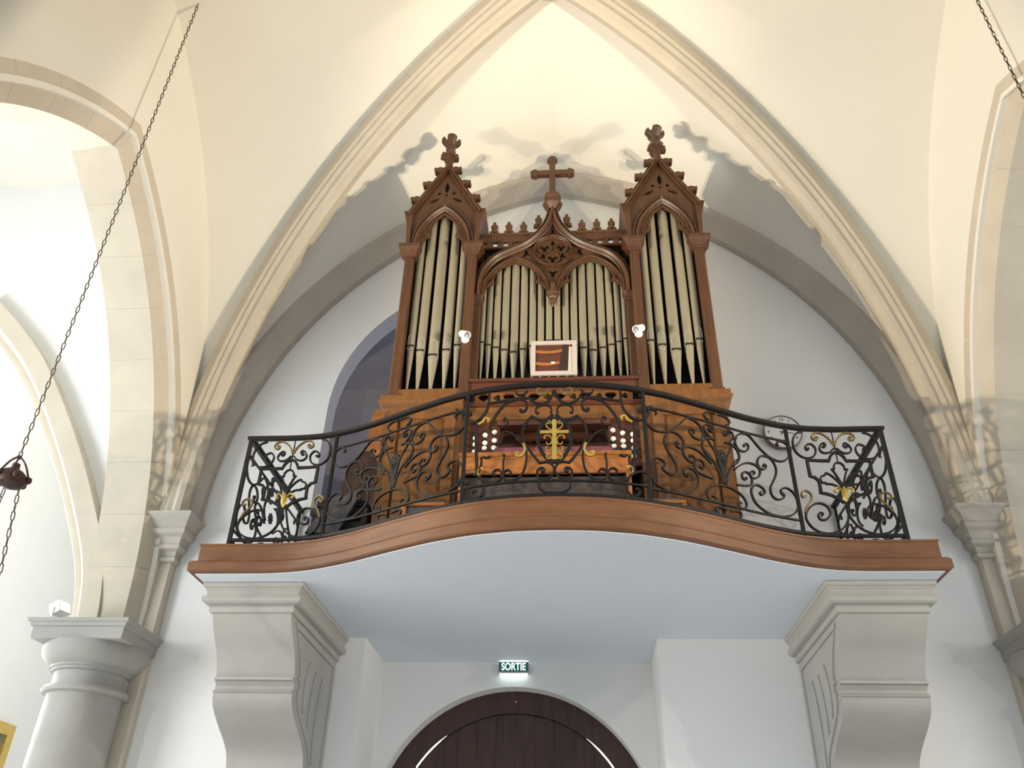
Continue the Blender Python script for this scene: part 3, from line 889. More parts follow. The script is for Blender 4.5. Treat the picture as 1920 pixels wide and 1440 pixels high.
CENT = [
 (CE([(395, 318), (410, 335), (385, 345), (350, 330), (337, 290), (345, 240), (400, 210), (480, 215), (560, 245), (630, 310), (690, 390), (735, 470), (748, 530)]), 'iron', 1.2),
 (CE([(310, 200), (420, 198), (560, 213), (740, 240)]), 'iron', 1.0),
 (CE([(750, 110), (755, 200), (775, 300), (830, 380), (900, 430), (960, 445), (1020, 435), (1055, 390), (1050, 340), (1010, 305), (972, 318), (965, 350), (985, 360)]), 'iron', 1.1),
 (CE([(42, 130), (60, 180), (90, 230), (150, 268), (220, 265), (280, 235), (320, 190)]), 'iron', 1.1),
 (CE([(80, 370), (68, 340), (90, 297), (150, 280), (215, 295), (240, 335), (230, 368), (205, 360)]), 'iron', 0.9),
 (CE([(55, 385), (80, 405), (130, 440), (200, 440), (265, 412), (290, 398)]), 'iron', 1.1),
 (CE([(280, 400), (340, 460), (380, 530), (390, 600), (360, 690), (310, 770), (250, 850), (195, 912)]), 'iron', 1.2),
 (CE([(178, 985), (185, 1000), (160, 1005), (152, 980), (175, 960), (215, 975), (233, 1020), (215, 1062), (165, 1085), (105, 1068), (58, 1025), (48, 975), (75, 920), (130, 897), (200, 908)]), 'iron', 1.0),
 (CE([(545, 1018), (525, 1025), (520, 1000), (545, 975), (585, 985), (608, 1030), (590, 1075), (530, 1090), (450, 1070), (390, 1010), (355, 920), (345, 820), (350, 770)]), 'iron', 1.0),
 (CE([(690, 1015), (705, 1030), (717, 1000), (690, 970), (645, 975), (618, 1020), (640, 1075), (710, 1105), (780, 1100), (850, 1060), (882, 1010)]), 'iron', 1.0),
 (CE([(580, 815), (600, 805), (592, 835), (602, 880), (605, 960), (610, 1030)]), 'iron', 0.7),
 (CE([(825, 965), (850, 947), (880, 965), (886, 1000), (865, 1030)]), 'gold', 0.9),
 (CE([(1035, 1110), (1012, 1105), (1020, 1085), (1055, 1085), (1080, 1110), (1070, 1150), (1000, 1160)]), 'iron', 1.0),
 (CE([(830, 1140), (845, 1070), (900, 1020), (980, 1005), (1060, 1030), (1105, 1080), (1118, 1140)]), 'iron', 1.0),
 (CE([(830, 1140), (830, 1210), (870, 1260), (930, 1268), (962, 1225), (935, 1185), (915, 1200)]), 'iron', 0.9),
 (CE([(40, 1232), (140, 1225), (200, 1190), (215, 1140), (190, 1105), (120, 1095)]), 'iron', 0.9),
 (CE([(585, 445), (597, 430), (575, 410), (552, 430), (555, 475), (600, 500), (650, 490)]), 'iron', 0.8),
 (CE([(600, 560), (540, 560), (480, 590), (430, 640), (395, 700)]), 'iron', 0.8),
 (CE([(600, 560), (615, 620), (640, 680), (700, 690)]), 'iron', 0.8),
 (CE([(380, 690), (362, 740), (372, 790), (410, 825), (450, 820), (462, 787), (430, 795)]), 'gold', 1.2),
 (CE([(772, 445), (760, 412), (800, 400), (830, 440), (880, 465)]), 'gold', 1.0),
 (CE([(745, 820), (790, 835), (830, 822)]), 'iron', 0.9),
 (CE([(895, 445), (905, 560), (906, 720), (904, 860), (900, 1000)]), 'iron', 1.3),
 (CE([(850, 830), (850, 900), (885, 1000)]), 'iron', 0.9),
 (CE([(100, 110), (120, 150), (175, 170), (225, 140), (215, 105), (180, 110)]), 'gilt_iron', 0.9),
 (CE([(325, 120), (370, 160), (440, 155), (460, 120)]), 'iron', 0.8),
]
OVAL = CE([(40, 425), (110, 445), (175, 495), (215, 570), (222, 660), (197, 750), (142, 840), (85, 885), (40, 897)])

def strip(sz, surf, w, d, k=5):
    """iron strap following points (s, z) on a vertical surface; surf(s) -> (point xy, normal xy)"""
    C = catmull(sz, k)
    P, N = [], []
    for a, z in C:
        (x, y), n_ = surf(a)
        P.append((x, y, z)); N.append((n_[0], n_[1], 0.0))
    return MB().sweep(P, N, [(-w / 2, -d / 2), (w / 2, -d / 2), (w / 2, d / 2), (-w / 2, d / 2)])
def surf_front(sgn, mirror_at=None):
    def f(a):
        if mirror_at is not None: a = 2 * mirror_at - a
        x = s2x(a); e = 0.002
        t = np.array([2 * e, rail_y(x + e) - rail_y(x - e)]); t /= np.linalg.norm(t)
        n_ = np.array([t[1], -t[0]])
        return (sgn * x, rail_y(x)), (sgn * n_[0], n_[1])
    return f
def surf_side(sgn, s0, s1, flip):
    """the wing drawing carried round onto the side panel"""
    def f(a):
        q = (a - s0) / (s1 - s0)
        if flip: q = 1 - q
        return (sgn * RX, RYE + 0.02 + q * (-RYE - 0.05)), (sgn * 1.0, 0.0)
    return f
ZU = [float(np.mean([rail_hit(p)[1] for p in ((1218, 761), (1360, 805), (1470, 826))])),
      float(np.mean([rail_hit(p)[1] for p in ((1232, 916), (1360, 952), (1490, 971))]))]
def flat_frame(surf, s0, s1, name):
    par = None
    for z in ZU:
        L = [(s0 + (s1 - s0) * i / 24, z) for i in range(25)]
        o_ = strip(L, surf, 0.011, 0.013, 1).build(name if par is None else 'rail_bar', 'iron', par or rl, True, 0.5)
        par = par or o_
    return par
wing_sz = [to_sz(L) for L in WING]
corn_sz = [(to_sz(L), m_) for L, m_ in CORN]
cfr_sz = [to_sz(L) for L in CORN_FRAME]
cent_sz = [(to_sz(L), m_, q) for L, m_, q in CENT]
oval_sz = to_sz(OVAL)
AX_C = (PX[1] + x2s(RX)) / 2
def rosette(surf, a, z, r, parent):
    (x, y), n_ = surf(a)
    n3 = np.array([n_[0], n_[1], 0.0]); t3 = np.array([-n_[1], n_[0], 0.0])
    mb = MB()
    for k in range(8):
        an = 2 * PI * k / 8
        c = np.array([x, y, z])
        dirv = t3 * math.cos(an) + np.array([0, 0, 1]) * math.sin(an)
        side = -t3 * math.sin(an) + np.array([0, 0, 1]) * math.cos(an)
        tip = c + dirv * r
        for sgn in (1,):
            p = [c + dirv * r * 0.15, c + dirv * r * 0.6 + side * r * 0.3, tip, c + dirv * r * 0.6 - side * r * 0.3]
            mb.prism([tuple(q - n3 * 0.006) for q in p], tuple(n3 * 0.012))
    mb.lathe([(0, -0.012), (r * 0.25, -0.008), (r * 0.25, 0.008), (0, 0.014)], (x, y, z), 10, axis=tuple(n3))
    return mb.build('rosette', 'iron', parent)
for sgn in (-1, 1):
    # wings
    pan = flat_frame(surf_front(sgn), PX[0], PX[1], 'wing_panel')
    for L in wing_sz:
        for mir in (None, AX_W):
            strip(L, surf_front(sgn, mir), 0.0105, 0.014).build('scroll', 'iron', pan, True, 0.7)
    rx_, rz_ = rail_hit((1200 + 925 / 6, 730 + 745 / 6))
    zb_ = rail_hit((1200 + 935 / 6, 730 + 1060 / 6))[1]
    STEMS = [[(0.0, zb_), (0.0, (zb_ + rz_) / 2), (0.0, rz_)],
             [(0.006, zb_), (0.018, zb_ + 0.10), (0.045, zb_ + 0.20), (0.10, zb_ + 0.29), (0.135, zb_ + 0.35)],
             [(0.010, zb_), (0.035, zb_ + 0.08), (0.085, zb_ + 0.16), (0.14, zb_ + 0.215)],
             [(0.004, zb_), (0.009, zb_ + 0.09), (0.022, zb_ + 0.19)]]
    for L in STEMS:
        for q in ((1, -1) if L[-1][0] > 0 else (1,)):
            strip([(AX_W + q * a, z) for a, z in L], surf_front(sgn), 0.009, 0.012).build('stem', 'iron', pan, True, 0.7)
    rosette(surf_front(sgn), AX_W, rz_, 0.042, pan)
    # corner panels
    cpan = MB()
    sv = surf_front(sgn); sm = surf_front(sgn, AX_C)
    for L in cfr_sz:
        for sf in (sv, sm):
            m2 = strip(L, sf, 0.017, 0.014, 1); cpan.add(m2.v, m2.f)
    cpan = cpan.build('cartouche_frame', 'iron', rl, True, 0.5)
    for L, m_ in corn_sz:
        for sf in (sv, sm):
            strip(L, sf, 0.0105, 0.014).build('scroll', m_, cpan, True, 0.7)
    zc = rail_hit((1480 + 655 / 6.263, 790 + 860 / 6.263))[1]
    (x, y), n_ = sv(AX_C)
    gl = MB()
    gl.loft([[(x + a * w_, y - 0.008, zc + dz), (x + a * w_ * 0.5, y - 0.016, zc + dz), (x, y - 0.020, zc + dz)] [::1] + [(x - a * w_ * 0.5, y - 0.016, zc + dz), (x - a * w_, y - 0.008, zc + dz), (x, y + 0.006, zc + dz)]
             for a in (1,) for dz, w_ in ((-0.055, 0.004), (-0.03, 0.016), (0.0, 0.022), (0.025, 0.018), (0.05, 0.005))])
    gl.build('gilt_leaf', 'gold', cpan)
    m2 = strip([(AX_C, ZT - 0.02), (AX_C, ZT - 0.24)], sv, 0.006, 0.008, 1); m2.build('stem', 'iron', cpan)
    # side panels
    f0 = surf_side(sgn, PX[0], PX[1], False); f1 = surf_side(sgn, PX[0], PX[1], True)
    spn = flat_frame(f0, PX[0], PX[1], 'side_panel')
    for L in wing_sz:
        for sf in (f0, f1):
            strip(L, sf, 0.0105, 0.014).build('scroll', 'iron', spn, True, 0.7)
    rosette(f0, AX_W, rz_, 0.042, spn)
# centre panel
cb = MB()
lowz = float(np.mean([rail_hit((1030 + x / 5.76, 710 + y / 5.76))[1] for x, y in ((100, 1098), (500, 1108), (900, 1140))]))
m2 = strip([(-PX[0] + 2 * PX[0] * i / 40, lowz) for i in range(41)], surf_front(1), 0.011, 0.013, 1)
centre = m2.build('centre_panel', 'iron', rl, True, 0.5)
AX0 = float(np.mean([q[0] for q in (oval_sz[0], oval_sz[-1])]))
for L, m_, q in cent_sz:
    for sgn in (1, -1):
        L2 = [(a - AX0, z) for a, z in L]
        strip(L2, surf_front(sgn), 0.0115 * q, 0.014).build('scroll', m_, centre, True, 0.7)
O2 = [(a - AX0, z) for a, z in oval_sz]
full = O2 + [(-a, z) for a, z in O2[::-1][1:]]
strip(full, surf_front(1), 0.020, 0.016).build('oval_ring', 'iron', centre, True, 0.7)
# gilt cross
yc = rail_y(0) - 0.012
zc1, zc0, zca = [UY(p, yc)[2] for p in ((1037, 787), (1037, 862), (1037, 810))]
xa = abs(UY((1064, 810), yc)[0] - UY((1010, 812), yc)[0]) / 2
gc = MB()
gc.bbox(-0.0115, 0.0115, yc - 0.008, yc + 0.004, zc0, zc1, 0.002)
gc.bbox(-xa, xa, yc - 0.007, yc + 0.003, zca - 0.010, zca + 0.010, 0.002)
gcro = tag(gc.build('gilt_cross', 'gold', centre), 'flat gilt cross with curled ornaments')
def gcurl(L):
    return MB().sweep(catmull(L, 5), (0, -1, 0), rect(0.0052, 0.007)).build('gilt_curl', 'gold', gcro)
for sx in (-1, 1):
    P = lambda L: [(sx * a, yc, b) for a, b in L]
    gcurl(P([(0.0, zca + 0.010), (0.030, zca + 0.022), (0.048, zca + 0.045), (0.040, zca + 0.062), (0.026, zca + 0.056)]))
    gcurl(P([(0.005, zca + 0.045), (0.018, zca + 0.068), (0.036, zca + 0.076)]))
    gcurl(P([(0.012, zca - 0.060), (0.022, zca - 0.030), (0.045, zca - 0.022), (0.060, zca - 0.034), (0.052, zca - 0.045)]))
    gcurl(P([(0.010, zca - 0.085), (0.018, zca - 0.058), (0.022, zca - 0.078), (0.040, zca - 0.080), (0.046, zca - 0.066)]))
    gcurl(P([(0.010, zc0 + 0.085), (0.022, zc0 + 0.060), (0.045, zc0 + 0.062), (0.050, zc0 + 0.080), (0.038, zc0 + 0.085)]))
    gcurl(P([(0.008, zc0 + 0.050), (0.030, zc0 + 0.044), (0.045, zc0 + 0.024), (0.036, zc0 + 0.006), (0.012, zc0 + 0.012)]))
rebase(rl, (0, RYE, ZF))

# ================================================================== THE ORGAN
OX = -0.03
og = thing('pipe_organ', 'carved brown neo-gothic pipe organ with two gabled towers on the gallery', 'organ')
def O(mb_or_me, name, m, parent=None, smooth=True, angle=0.5):
    """link a part built in organ coordinates (x measured from the organ's axis)"""
    if isinstance(mb_or_me, MB):
        o = mb_or_me.build(name, m, parent or og, smooth, angle)
    else:
        o = link(name, mb_or_me, m, parent or og, smooth, angle)
    for q in o.data.vertices: q.co.x += OX
    return o
YT, YC = -1.00, -0.95                # front of the towers, front of the middle field
def pl(out, y0, depth, name, m, parent=None):
    return O(plate(out, depth, lambda u, v, w: (u, y0 + w, v)), name, m, parent, True, 0.4)
def sw(path, sec, name, m, parent=None):
    """moulding swept along (x, z) path; sec = (in-plane, towards the viewer)"""
    return O(MB().sweep([(x, 0.0, z) for x, z in path], (0, -1, 0), sec), name, m, parent, True, 0.45)
def shift(sec, y): return [(a, b - y) for a, b in sec]
MOULD = [(-0.030, 0.0), (-0.030, 0.018), (-0.022, 0.022), (-0.016, 0.014), (-0.008, 0.030), (0.004, 0.036), (0.012, 0.028), (0.016, 0.020), (0.024, 0.024), (0.030, 0.016), (0.030, 0.0)]
def msc(k, kd=1.0): return [(a * k, b * kd) for a, b in MOULD]

# ---- lower case: two cabinets, back, cornice
YL = -1.03
for s in (-1, 1):
    x0, x1 = sorted((s * 0.655, s * 1.20))
    cab = O(MB().box(x0, x1, YL, -0.12, ZF, 4.70), 'case_cabinet', 'wood_case')
    a, b = x0 + 0.03, x1 - 0.03
    # framed panel on the cabinet front
    pl([[(a, ZF + 0.06), (b, ZF + 0.06), (b, 4.655), (a, 4.655)], [(a + 0.075, ZF + 0.15), (b - 0.075, ZF + 0.15), (b - 0.075, 4.575), (a + 0.075, 4.575)]], YL - 0.018, 0.02, 'panel_frame', 'wood_case', cab)
    rings = []
    for g, y in ((0.0, 0.002), (0.012, -0.004), (0.045, -0.014)):
        rings.append([(a + 0.078 + g, YL + y, ZF + 0.153 + g), (b - 0.078 - g, YL + y, ZF + 0.153 + g), (b - 0.078 - g, YL + y, 4.572 - g), (a + 0.078 + g, YL + y, 4.572 - g)])
    O(MB().loft(rings), 'raised_panel', 'wood_case', cab)
    O(MB().bbox(x0 - 0.012, x1 + 0.012, YL - 0.025, -0.10, ZF, ZF + 0.055, 0.006), 'plinth', 'wood_case', cab)
O(MB().box(-0.66, 0.66, -0.62, -0.58, ZF, 4.93), 'case_back', 'wood_dark')
# cornice on top of the cabinets, stepped and flared
for s in (-1, 1):
    rings = []
    for z, g in [(4.640, 0.0), (4.655, 0.012), (4.675, 0.016), (4.690, 0.030), (4.712, 0.046), (4.722, 0.046), (4.726, 0.036), (4.765, 0.036), (4.772, 0.02)]:
        xi, xo = s * (0.640), s * (1.20 + g)
        rings.append([(xi, YL - g, z), (xo, YL - g, z), (xo, -0.12, z), (xi, -0.12, z)])
    O(MB().loft(rings), 'cornice', 'wood_case')

# ---- console
con = O(MB().box(-0.655, 0.655, -0.98, -0.60, 4.595, 4.715), 'console_top', 'wood_case')
O(MB().sweep([(-0.655, 0, 0), (0.655, 0, 0)], (0, 0, 1), [(0.975, 4.700), (1.000, 4.700), (1.010, 4.710), (1.004, 4.718), (1.012, 4.728), (0.99, 4.736), (0.975, 4.736)]), 'console_moulding', 'wood_red', con)
# pierced carved rail above the console
holes = []
for i in range(12):
    c = -0.50 + i * 1.0 / 11
    if i % 2 == 0:
        holes.append([(c + 0.040 * math.cos(t) + 0.012 * math.sin(2 * t), 4.778 + 0.033 * math.sin(t)) for t in np.linspace(0, 2 * PI, 13)[:-1]])
    else:
        holes.append([(c + 0.030 * math.cos(t), 4.776 + 0.040 * math.sin(t) * (0.55 + 0.45 * math.cos(t))) for t in np.linspace(0, 2 * PI, 13)[:-1]])
pl([[(-0.565, 4.732), (0.565, 4.732), (0.565, 4.822), (-0.565, 4.822)]] + holes, -0.985, 0.022, 'pierced_rail', 'wood_case', con)
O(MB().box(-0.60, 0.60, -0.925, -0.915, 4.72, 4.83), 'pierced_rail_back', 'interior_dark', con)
# board above it and sill under the pipes of the middle field
O(MB().bbox(-0.625, 0.625, -0.99, -0.62, 4.820, 4.905, 0.004), 'middle_board', 'wood_red')
O(MB().bbox(-0.615, 0.615, -1.012, -0.62, 4.905, 4.932, 0.006), 'sill', 'wood_red')
# console inside
O(MB().hexa([(-0.40, -0.955, 4.565), (0.40, -0.955, 4.565), (0.40, -0.70, 4.60), (-0.40, -0.70, 4.60), (-0.40, -0.965, 4.595), (0.40, -0.965, 4.595), (0.40, -0.70, 4.64), (-0.40, -0.70, 4.64)]), 'fallboard', 'wood_red', con)
O(MB().hexa([(-0.27, -0.93, 4.46), (0.27, -0.93, 4.46), (0.27, -0.90, 4.46), (-0.27, -0.90, 4.46), (-0.27, -0.80, 4.60), (0.27, -0.80, 4.60), (0.27, -0.77, 4.60), (-0.27, -0.77, 4.60)]), 'music_desk', 'wood_red', con)
O(MB().box(-0.42, 0.42, -0.80, -0.62, 3.95, 4.60), 'console_front', 'wood_organ', con)
O(MB().bbox(-0.42, 0.42, -1.03, -0.79, 4.28, 4.318, 0.006), 'key_bed', 'wood_red', con)
kb = O(MB().box(-0.385, 0.385, -1.02, -0.88, 4.318, 4.328), 'keyboard', 'ivory', con)
# felt runner lying over the keys
cl = MB()
rings = []
for i in range(25):
    x = -0.40 + 0.8 * i / 24
    w = 0.006 * math.sin(i * 1.7)
    rings.append([(x, -1.040 + w, 4.285 + w), (x, -1.040 + w, 4.338 + w * 0.5), (x, -0.90, 4.350), (x, -0.90, 4.338), (x, -1.030 + w, 4.328), (x, -1.030 + w, 4.285 + w)])
cl.loft(rings)
O(cl, 'felt_runner', 'cloth_red', con)
# stop jambs with ivory knobs
KN = [(0.413, 4.505), (0.413, 4.438), (0.415, 4.380), (0.415, 4.332), (0.479, 4.483), (0.479, 4.420), (0.481, 4.378), (0.548, 4.470), (0.548, 4.420), (0.550, 4.362), (0.548, 4.300)]
for s in (-1, 1):
    x0, x1 = sorted((s * 0.385, s * 0.60))
    j = O(MB().box(x0, x1, -0.93, -0.62, 4.24, 4.60), 'stop_jamb', 'wood_red', con)
    for kx, kz in KN:
        if s < 0: kz -= 0.012 * ((kx - 0.41) > 0.1)
        O(MB().lathe([(0.006, 0.0), (0.006, 0.030), (0.016, 0.034), (0.018, 0.042), (0.014, 0.050), (0.0, 0.053)], (s * kx, -0.93, kz), 14, axis=(0, -1, -0.12)), 'stop_knob', 'ivory', con)
    xa_, xb_ = sorted((s * 0.60, s * 0.655))
    O(MB().box(xa_, xb_, -1.0, -0.60, ZF, 4.60), 'console_cheek', 'wood_case', con)
O(MB().box(-0.60, 0.60, -0.82, -0.64, ZF, 4.10), 'knee_board', 'wood_dark', con)

# ---- towers
def tower_opening():
    R_ = [(0.178, 6.20), (0.176, 6.25), (0.166, 6.305), (0.142, 6.345), (0.105, 6.362), (0.117, 6.42), (0.103, 6.49), (0.062, 6.555), (0.0, 6.600)]
    return [(-x, z) for x, z in R_] + R_[::-1][1:]
def dagger(cx, cz, ln, w, ang):
    L = []
    for i in range(9):
        t = i / 8; L.append((w * math.sin(PI * t) ** 1.2 * (1.15 - 0.4 * t), ln * (t - 0.5)))
    L += [(-x, z) for x, z in L[::-1][1:-1]]
    c, s_ = math.cos(ang), math.sin(ang)
    return [(cx + x * c - z * s_, cz + x * s_ + z * c) for x, z in L]
def circ(cx, cz, r, n=14): return [(cx + r * math.cos(2 * PI * i / n), cz + r * math.sin(2 * PI * i / n)) for i in range(n)]
def trefoil(cx, cz, r, ph, n=30):
    return [(cx + r * (0.66 + 0.34 * math.cos(3 * (2 * PI * i / n - ph))) * math.cos(2 * PI * i / n), cz + r * (0.66 + 0.34 * math.cos(3 * (2 * PI * i / n - ph))) * math.sin(2 * PI * i / n)) for i in range(n)]
PIPE = {}
def pipe(x, y, zf, zm, zt, r, fancy, parent):
    """foot, mouth and body of one pipe"""
    mb = MB().lathe([(r * 0.20, zf), (r * 0.26, zf + 0.02), (r * 0.96, zm - 0.012), (r, zm), (r, zt)], (x, y, 0), 20)
    p = O(mb, 'organ_pipe', 'pipe_tin', parent, True, 0.7)
    O(MB().box(x - r * 0.80, x + r * 0.80, y - r * 1.03, y - r * 0.5, zm - 0.007, zm + 0.007), 'mouth', 'interior_dark', p)
    # flattened upper lip
    h = r * (3.2 if fancy else 2.2)
    lip = [(-r * 0.80, zm + 0.008), (r * 0.80, zm + 0.008)]
    if fancy:
        lip += [(r * 0.80 * math.cos(t), zm + 0.008 + h * 0.55 + h * 0.45 * math.sin(t)) for t in np.linspace(0, PI, 13)]
        me = plate([[(x + a, b) for a, b in lip]], r * 0.30, lambda u, v, w: (u, y - r * (1.02 - 0.42 * abs((u - x) / r) ** 2) + w * (1.0 if v > zm + 0.03 else 1.0), v))
        O(me, 'upper_lip', 'pipe_bright', p, True, 0.9)
        lo = [(x + r * 0.78 * math.cos(t), zm - 0.010 - h * 0.30 + h * 0.26 * -math.sin(t) * -1) for t in np.linspace(PI, 2 * PI, 11)]
        lo = [(x - r * 0.78, zm - 0.008)] + [(x - r * 0.78 * math.cos(t), zm - 0.012 - 0.9 * r * math.sin(t)) for t in np.linspace(0, PI, 11)] + [(x + r * 0.78, zm - 0.008)]
        me = plate([lo], r * 0.22, lambda u, v, w: (u, y - r * (1.0 - 0.42 * abs((u - x) / r) ** 2) + w, v))
        O(me, 'lower_lip', 'pipe_bright', p, True, 0.9)
    return p
for s in (-1, 1):
    cx = s * 0.907
    T = lambda L: [(cx + a, b) for a, b in L]
    # side walls, back and base board
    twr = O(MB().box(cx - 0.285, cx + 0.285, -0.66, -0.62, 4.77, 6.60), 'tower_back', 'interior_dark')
    for q in (-1, 1):
        a, b = sorted((cx + q * 0.262, cx + q * 0.290))
        O(MB().box(a, b, YT + 0.02, -0.60, 4.77, 6.62), 'tower_side', 'wood_organ', twr)
        # pillar with base and capital
        a, b = cx + q * 0.256 - 0.038, cx + q * 0.256 + 0.038
        p = O(MB().bbox(a, b, YT - 0.012, YT + 0.06, 4.77, 6.145, 0.010), 'tower_pillar', 'wood_organ', twr)
        c_ = cx + q * 0.258
        rings = [[(c_ - h, YT + 0.06 - d, z), (c_ + h, YT + 0.06 - d, z), (c_ + h, YT + 0.10, z), (c_ - h, YT + 0.10, z)]
                 for z, h, d in [(6.13, 0.048, 0.078), (6.145, 0.056, 0.085), (6.155, 0.056, 0.085), (6.165, 0.062, 0.092), (6.20, 0.074, 0.103), (6.215, 0.088, 0.116), (6.245, 0.090, 0.118)]]
        O(MB().loft(rings), 'pillar_capital', 'wood_organ', p)
        O(MB().bbox(a - 0.008, b + 0.008, YT - 0.022, YT + 0.06, 4.77, 4.81, 0.004), 'pillar_base', 'wood_organ', p)
    O(MB().bbox(cx - 0.285, cx + 0.285, YT - 0.006, -0.62, 4.77, 4.855, 0.004), 'tower_sill', 'wood_case', twr)
    # gable plate with cusped opening and piercings
    gab = [(-0.292, 6.235), (-0.292, 6.62), (0.0, 7.165), (0.292, 6.62), (0.292, 6.235)]
    opn = tower_opening()
    opn = [(-0.178, 6.234)] + opn[1:-1] + [(0.178, 6.234)]
    outline = [(-0.292, 6.234)] + opn + [(0.292, 6.234), (0.292, 6.62), (0.0, 7.165), (-0.292, 6.62)]
    hol = [dagger(0, 6.925, 0.135, 0.022, 0), dagger(0.098, 6.775, 0.12, 0.019, math.radians(60)), dagger(-0.098, 6.775, 0.12, 0.019, math.radians(-60)),
           circ(0.062, 6.855, 0.017), circ(-0.062, 6.855, 0.017), circ(0, 6.835, 0.012), dagger(0.148, 6.415, 0.085, 0.020, math.radians(15)), dagger(-0.148, 6.415, 0.085, 0.020, math.radians(-15))]
    gp = pl([T(outline)] + [T(h) for h in hol], YT, 0.022, 'tower_gable', 'wood_organ', twr)
    # arch moulding
    ar = [(a, 6.24 + b) for a, b in parch(0.226, 0.430, 14)]
    sw(T(ar), shift(msc(1.15, 1.2), YT), 'arch_moulding', 'wood_organ', twr)
    sw(T([(a, 6.24 + b * 1.0) for a, b in parch(0.182, 0.368, 14)]), shift([(-0.010, 0), (-0.006, 0.014), (0.006, 0.014), (0.010, 0)], YT), 'inner_moulding', 'wood_organ', twr)
    # cusp mouldings
    for q in (-1, 1):
        sw(T([(q * a, b) for a, b in [(0.178, 6.25), (0.166, 6.305), (0.142, 6.342), (0.108, 6.360)]]), shift([(-0.008, -0.01), (-0.008, 0.012), (0.008, 0.012), (0.008, -0.01)], YT), 'cusp', 'wood_organ', twr)
        # rake moulding, crockets, flared corner
        sw(T([(q * 0.305, 6.60), (q * 0.0, 7.172)]), shift(msc(0.85, 1.35), YT), 'rake_moulding', 'wood_organ', twr)
        for z, xx in ((7.115, 0.062), (6.945, 0.150), (6.768, 0.240)):
            m_ = MB()
            prof = [(xx - 0.03, z - 0.034), (xx + 0.012, z - 0.030), (xx + 0.030, z - 0.020), (xx + 0.052, z - 0.028), (xx + 0.060, z - 0.004), (xx + 0.054, z + 0.020), (xx + 0.032, z + 0.014), (xx + 0.008, z + 0.026), (xx - 0.03, z + 0.012)]
            me = plate([[(cx + q * a, b) for a, b in prof]], 0.056, lambda u, v, w: (u, YT - 0.045 + w, v))
            O(me, 'crocket', 'wood_organ', gp, True, 0.4)
        fl = [(q * 0.268, 6.26), (q * 0.296, 6.26), (q * 0.312, 6.50), (q * 0.346, 6.642), (q * 0.268, 6.642)]
        me = plate([T(fl)], 0.40, lambda u, v, w: (u, YT - 0.022 + w, v))
        O(me, 'flared_corner', 'wood_organ', twr, True, 0.4)
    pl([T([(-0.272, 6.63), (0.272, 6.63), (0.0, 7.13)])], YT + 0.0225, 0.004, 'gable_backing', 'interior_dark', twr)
    # roof behind the gable
    me = plate([T([(-0.28, 6.60), (0.28, 6.60), (0.0, 7.12)])], 0.38, lambda u, v, w: (u, YT + 0.04 + w, v))
    O(me, 'tower_roof', 'wood_organ', twr, False)
    # finial: stalk with two tiers of leaves
    f = MB()
    f.lathe([(0.052, 7.12), (0.034, 7.17), (0.030, 7.25), (0.036, 7.262), (0.032, 7.28), (0.044, 7.40), (0.034, 7.50), (0.034, 7.53), (0.022, 7.56), (0.0, 7.572)], (cx, YT - 0.005, 0), 10)
    fin = O(f, 'finial', 'wood_organ', gp)
    for z, r, up in ((7.315, 0.080, -0.02), (7.470, 0.086, 0.045)):
        for k in range(4):
            an = k * PI / 2 + PI / 4 * 0.35
            d = np.array([math.cos(an), math.sin(an), 0])
            c = np.array([cx, YT - 0.005, z])
            L = [c + d * 0.01 + np.array([0, 0, -0.03]), c + d * r * 0.5 + np.array([0, 0, -0.012 + up * 0.3]), c + d * r * 0.82 + np.array([0, 0, 0.005 + up * 0.7]), c + d * r + np.array([0, 0, -0.012 + up])]
            rr = [0.034, 0.040, 0.044, 0.022]
            mb = MB(); rings = []
            side = np.cross(d, [0, 0, 1.0])
            for p, r_ in zip(L, rr):
                rings.append([p + side * r_ * math.cos(t) + np.array([0, 0, 1]) * r_ * 0.8 * math.sin(t) for t in np.linspace(0, 2 * PI, 9)[:-1]])
            mb.loft(rings)
            O(mb, 'finial_leaf', 'wood_organ', fin)
    # five pipes
    for dx, zm, r in ((-0.180, 5.273, 0.031), (-0.099, 5.228, 0.036), (0.0, 5.180, 0.0415), (0.099, 5.228, 0.036), (0.178, 5.276, 0.031)):
        zt = 6.70 - 1.0 * abs(dx)
        pipe(cx + dx * s * (1 if s > 0 else 1), -0.934, 4.862, zm, zt, r, True, og)

# ---- middle field
for (x, zm, r) in ((0.548, 5.330, 0.0205), (0.497, 5.302, 0.0235), (0.437, 5.274, 0.0265), (0.371, 5.248, 0.029), (0.299, 5.224, 0.031), (0.228, 5.250, 0.029),
                   (0.160, 5.278, 0.027), (0.096, 5.305, 0.0255), (0.032, 5.326, 0.025)):
    for s in (-1, 1):
        zt = 6.16 - 0.75 * abs(x - 0.297)
        pipe(s * x, -0.893, 4.930, zm, zt, r, False, og)
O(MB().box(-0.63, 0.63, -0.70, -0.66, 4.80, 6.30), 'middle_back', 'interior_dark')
OGO = catmull([(0.0, 6.715), (0.020, 6.62), (0.055, 6.525), (0.135, 6.400), (0.237, 6.300), (0.360, 6.222), (0.480, 6.145), (0.570, 6.035), (0.612, 5.900), (0.618, 5.745)], 4)
OGO = [tuple(p) for p in OGO]
sub = [(0.258, 5.745), (0.255, 5.775), (0.245, 5.815), (0.218, 5.858), (0.165, 5.882), (0.177, 5.93), (0.158, 5.990), (0.100, 6.050), (0.0, 6.092)]
def subo(c): return [(c - x, z) for x, z in sub] + [(c + x, z) for x, z in sub[::-1][1:]]
C2 = 0.297
outline = subo(-C2) + subo(C2) + [p for p in OGO[::-1]][0:-1] + [(-x, z) for x, z in OGO]
hol = []
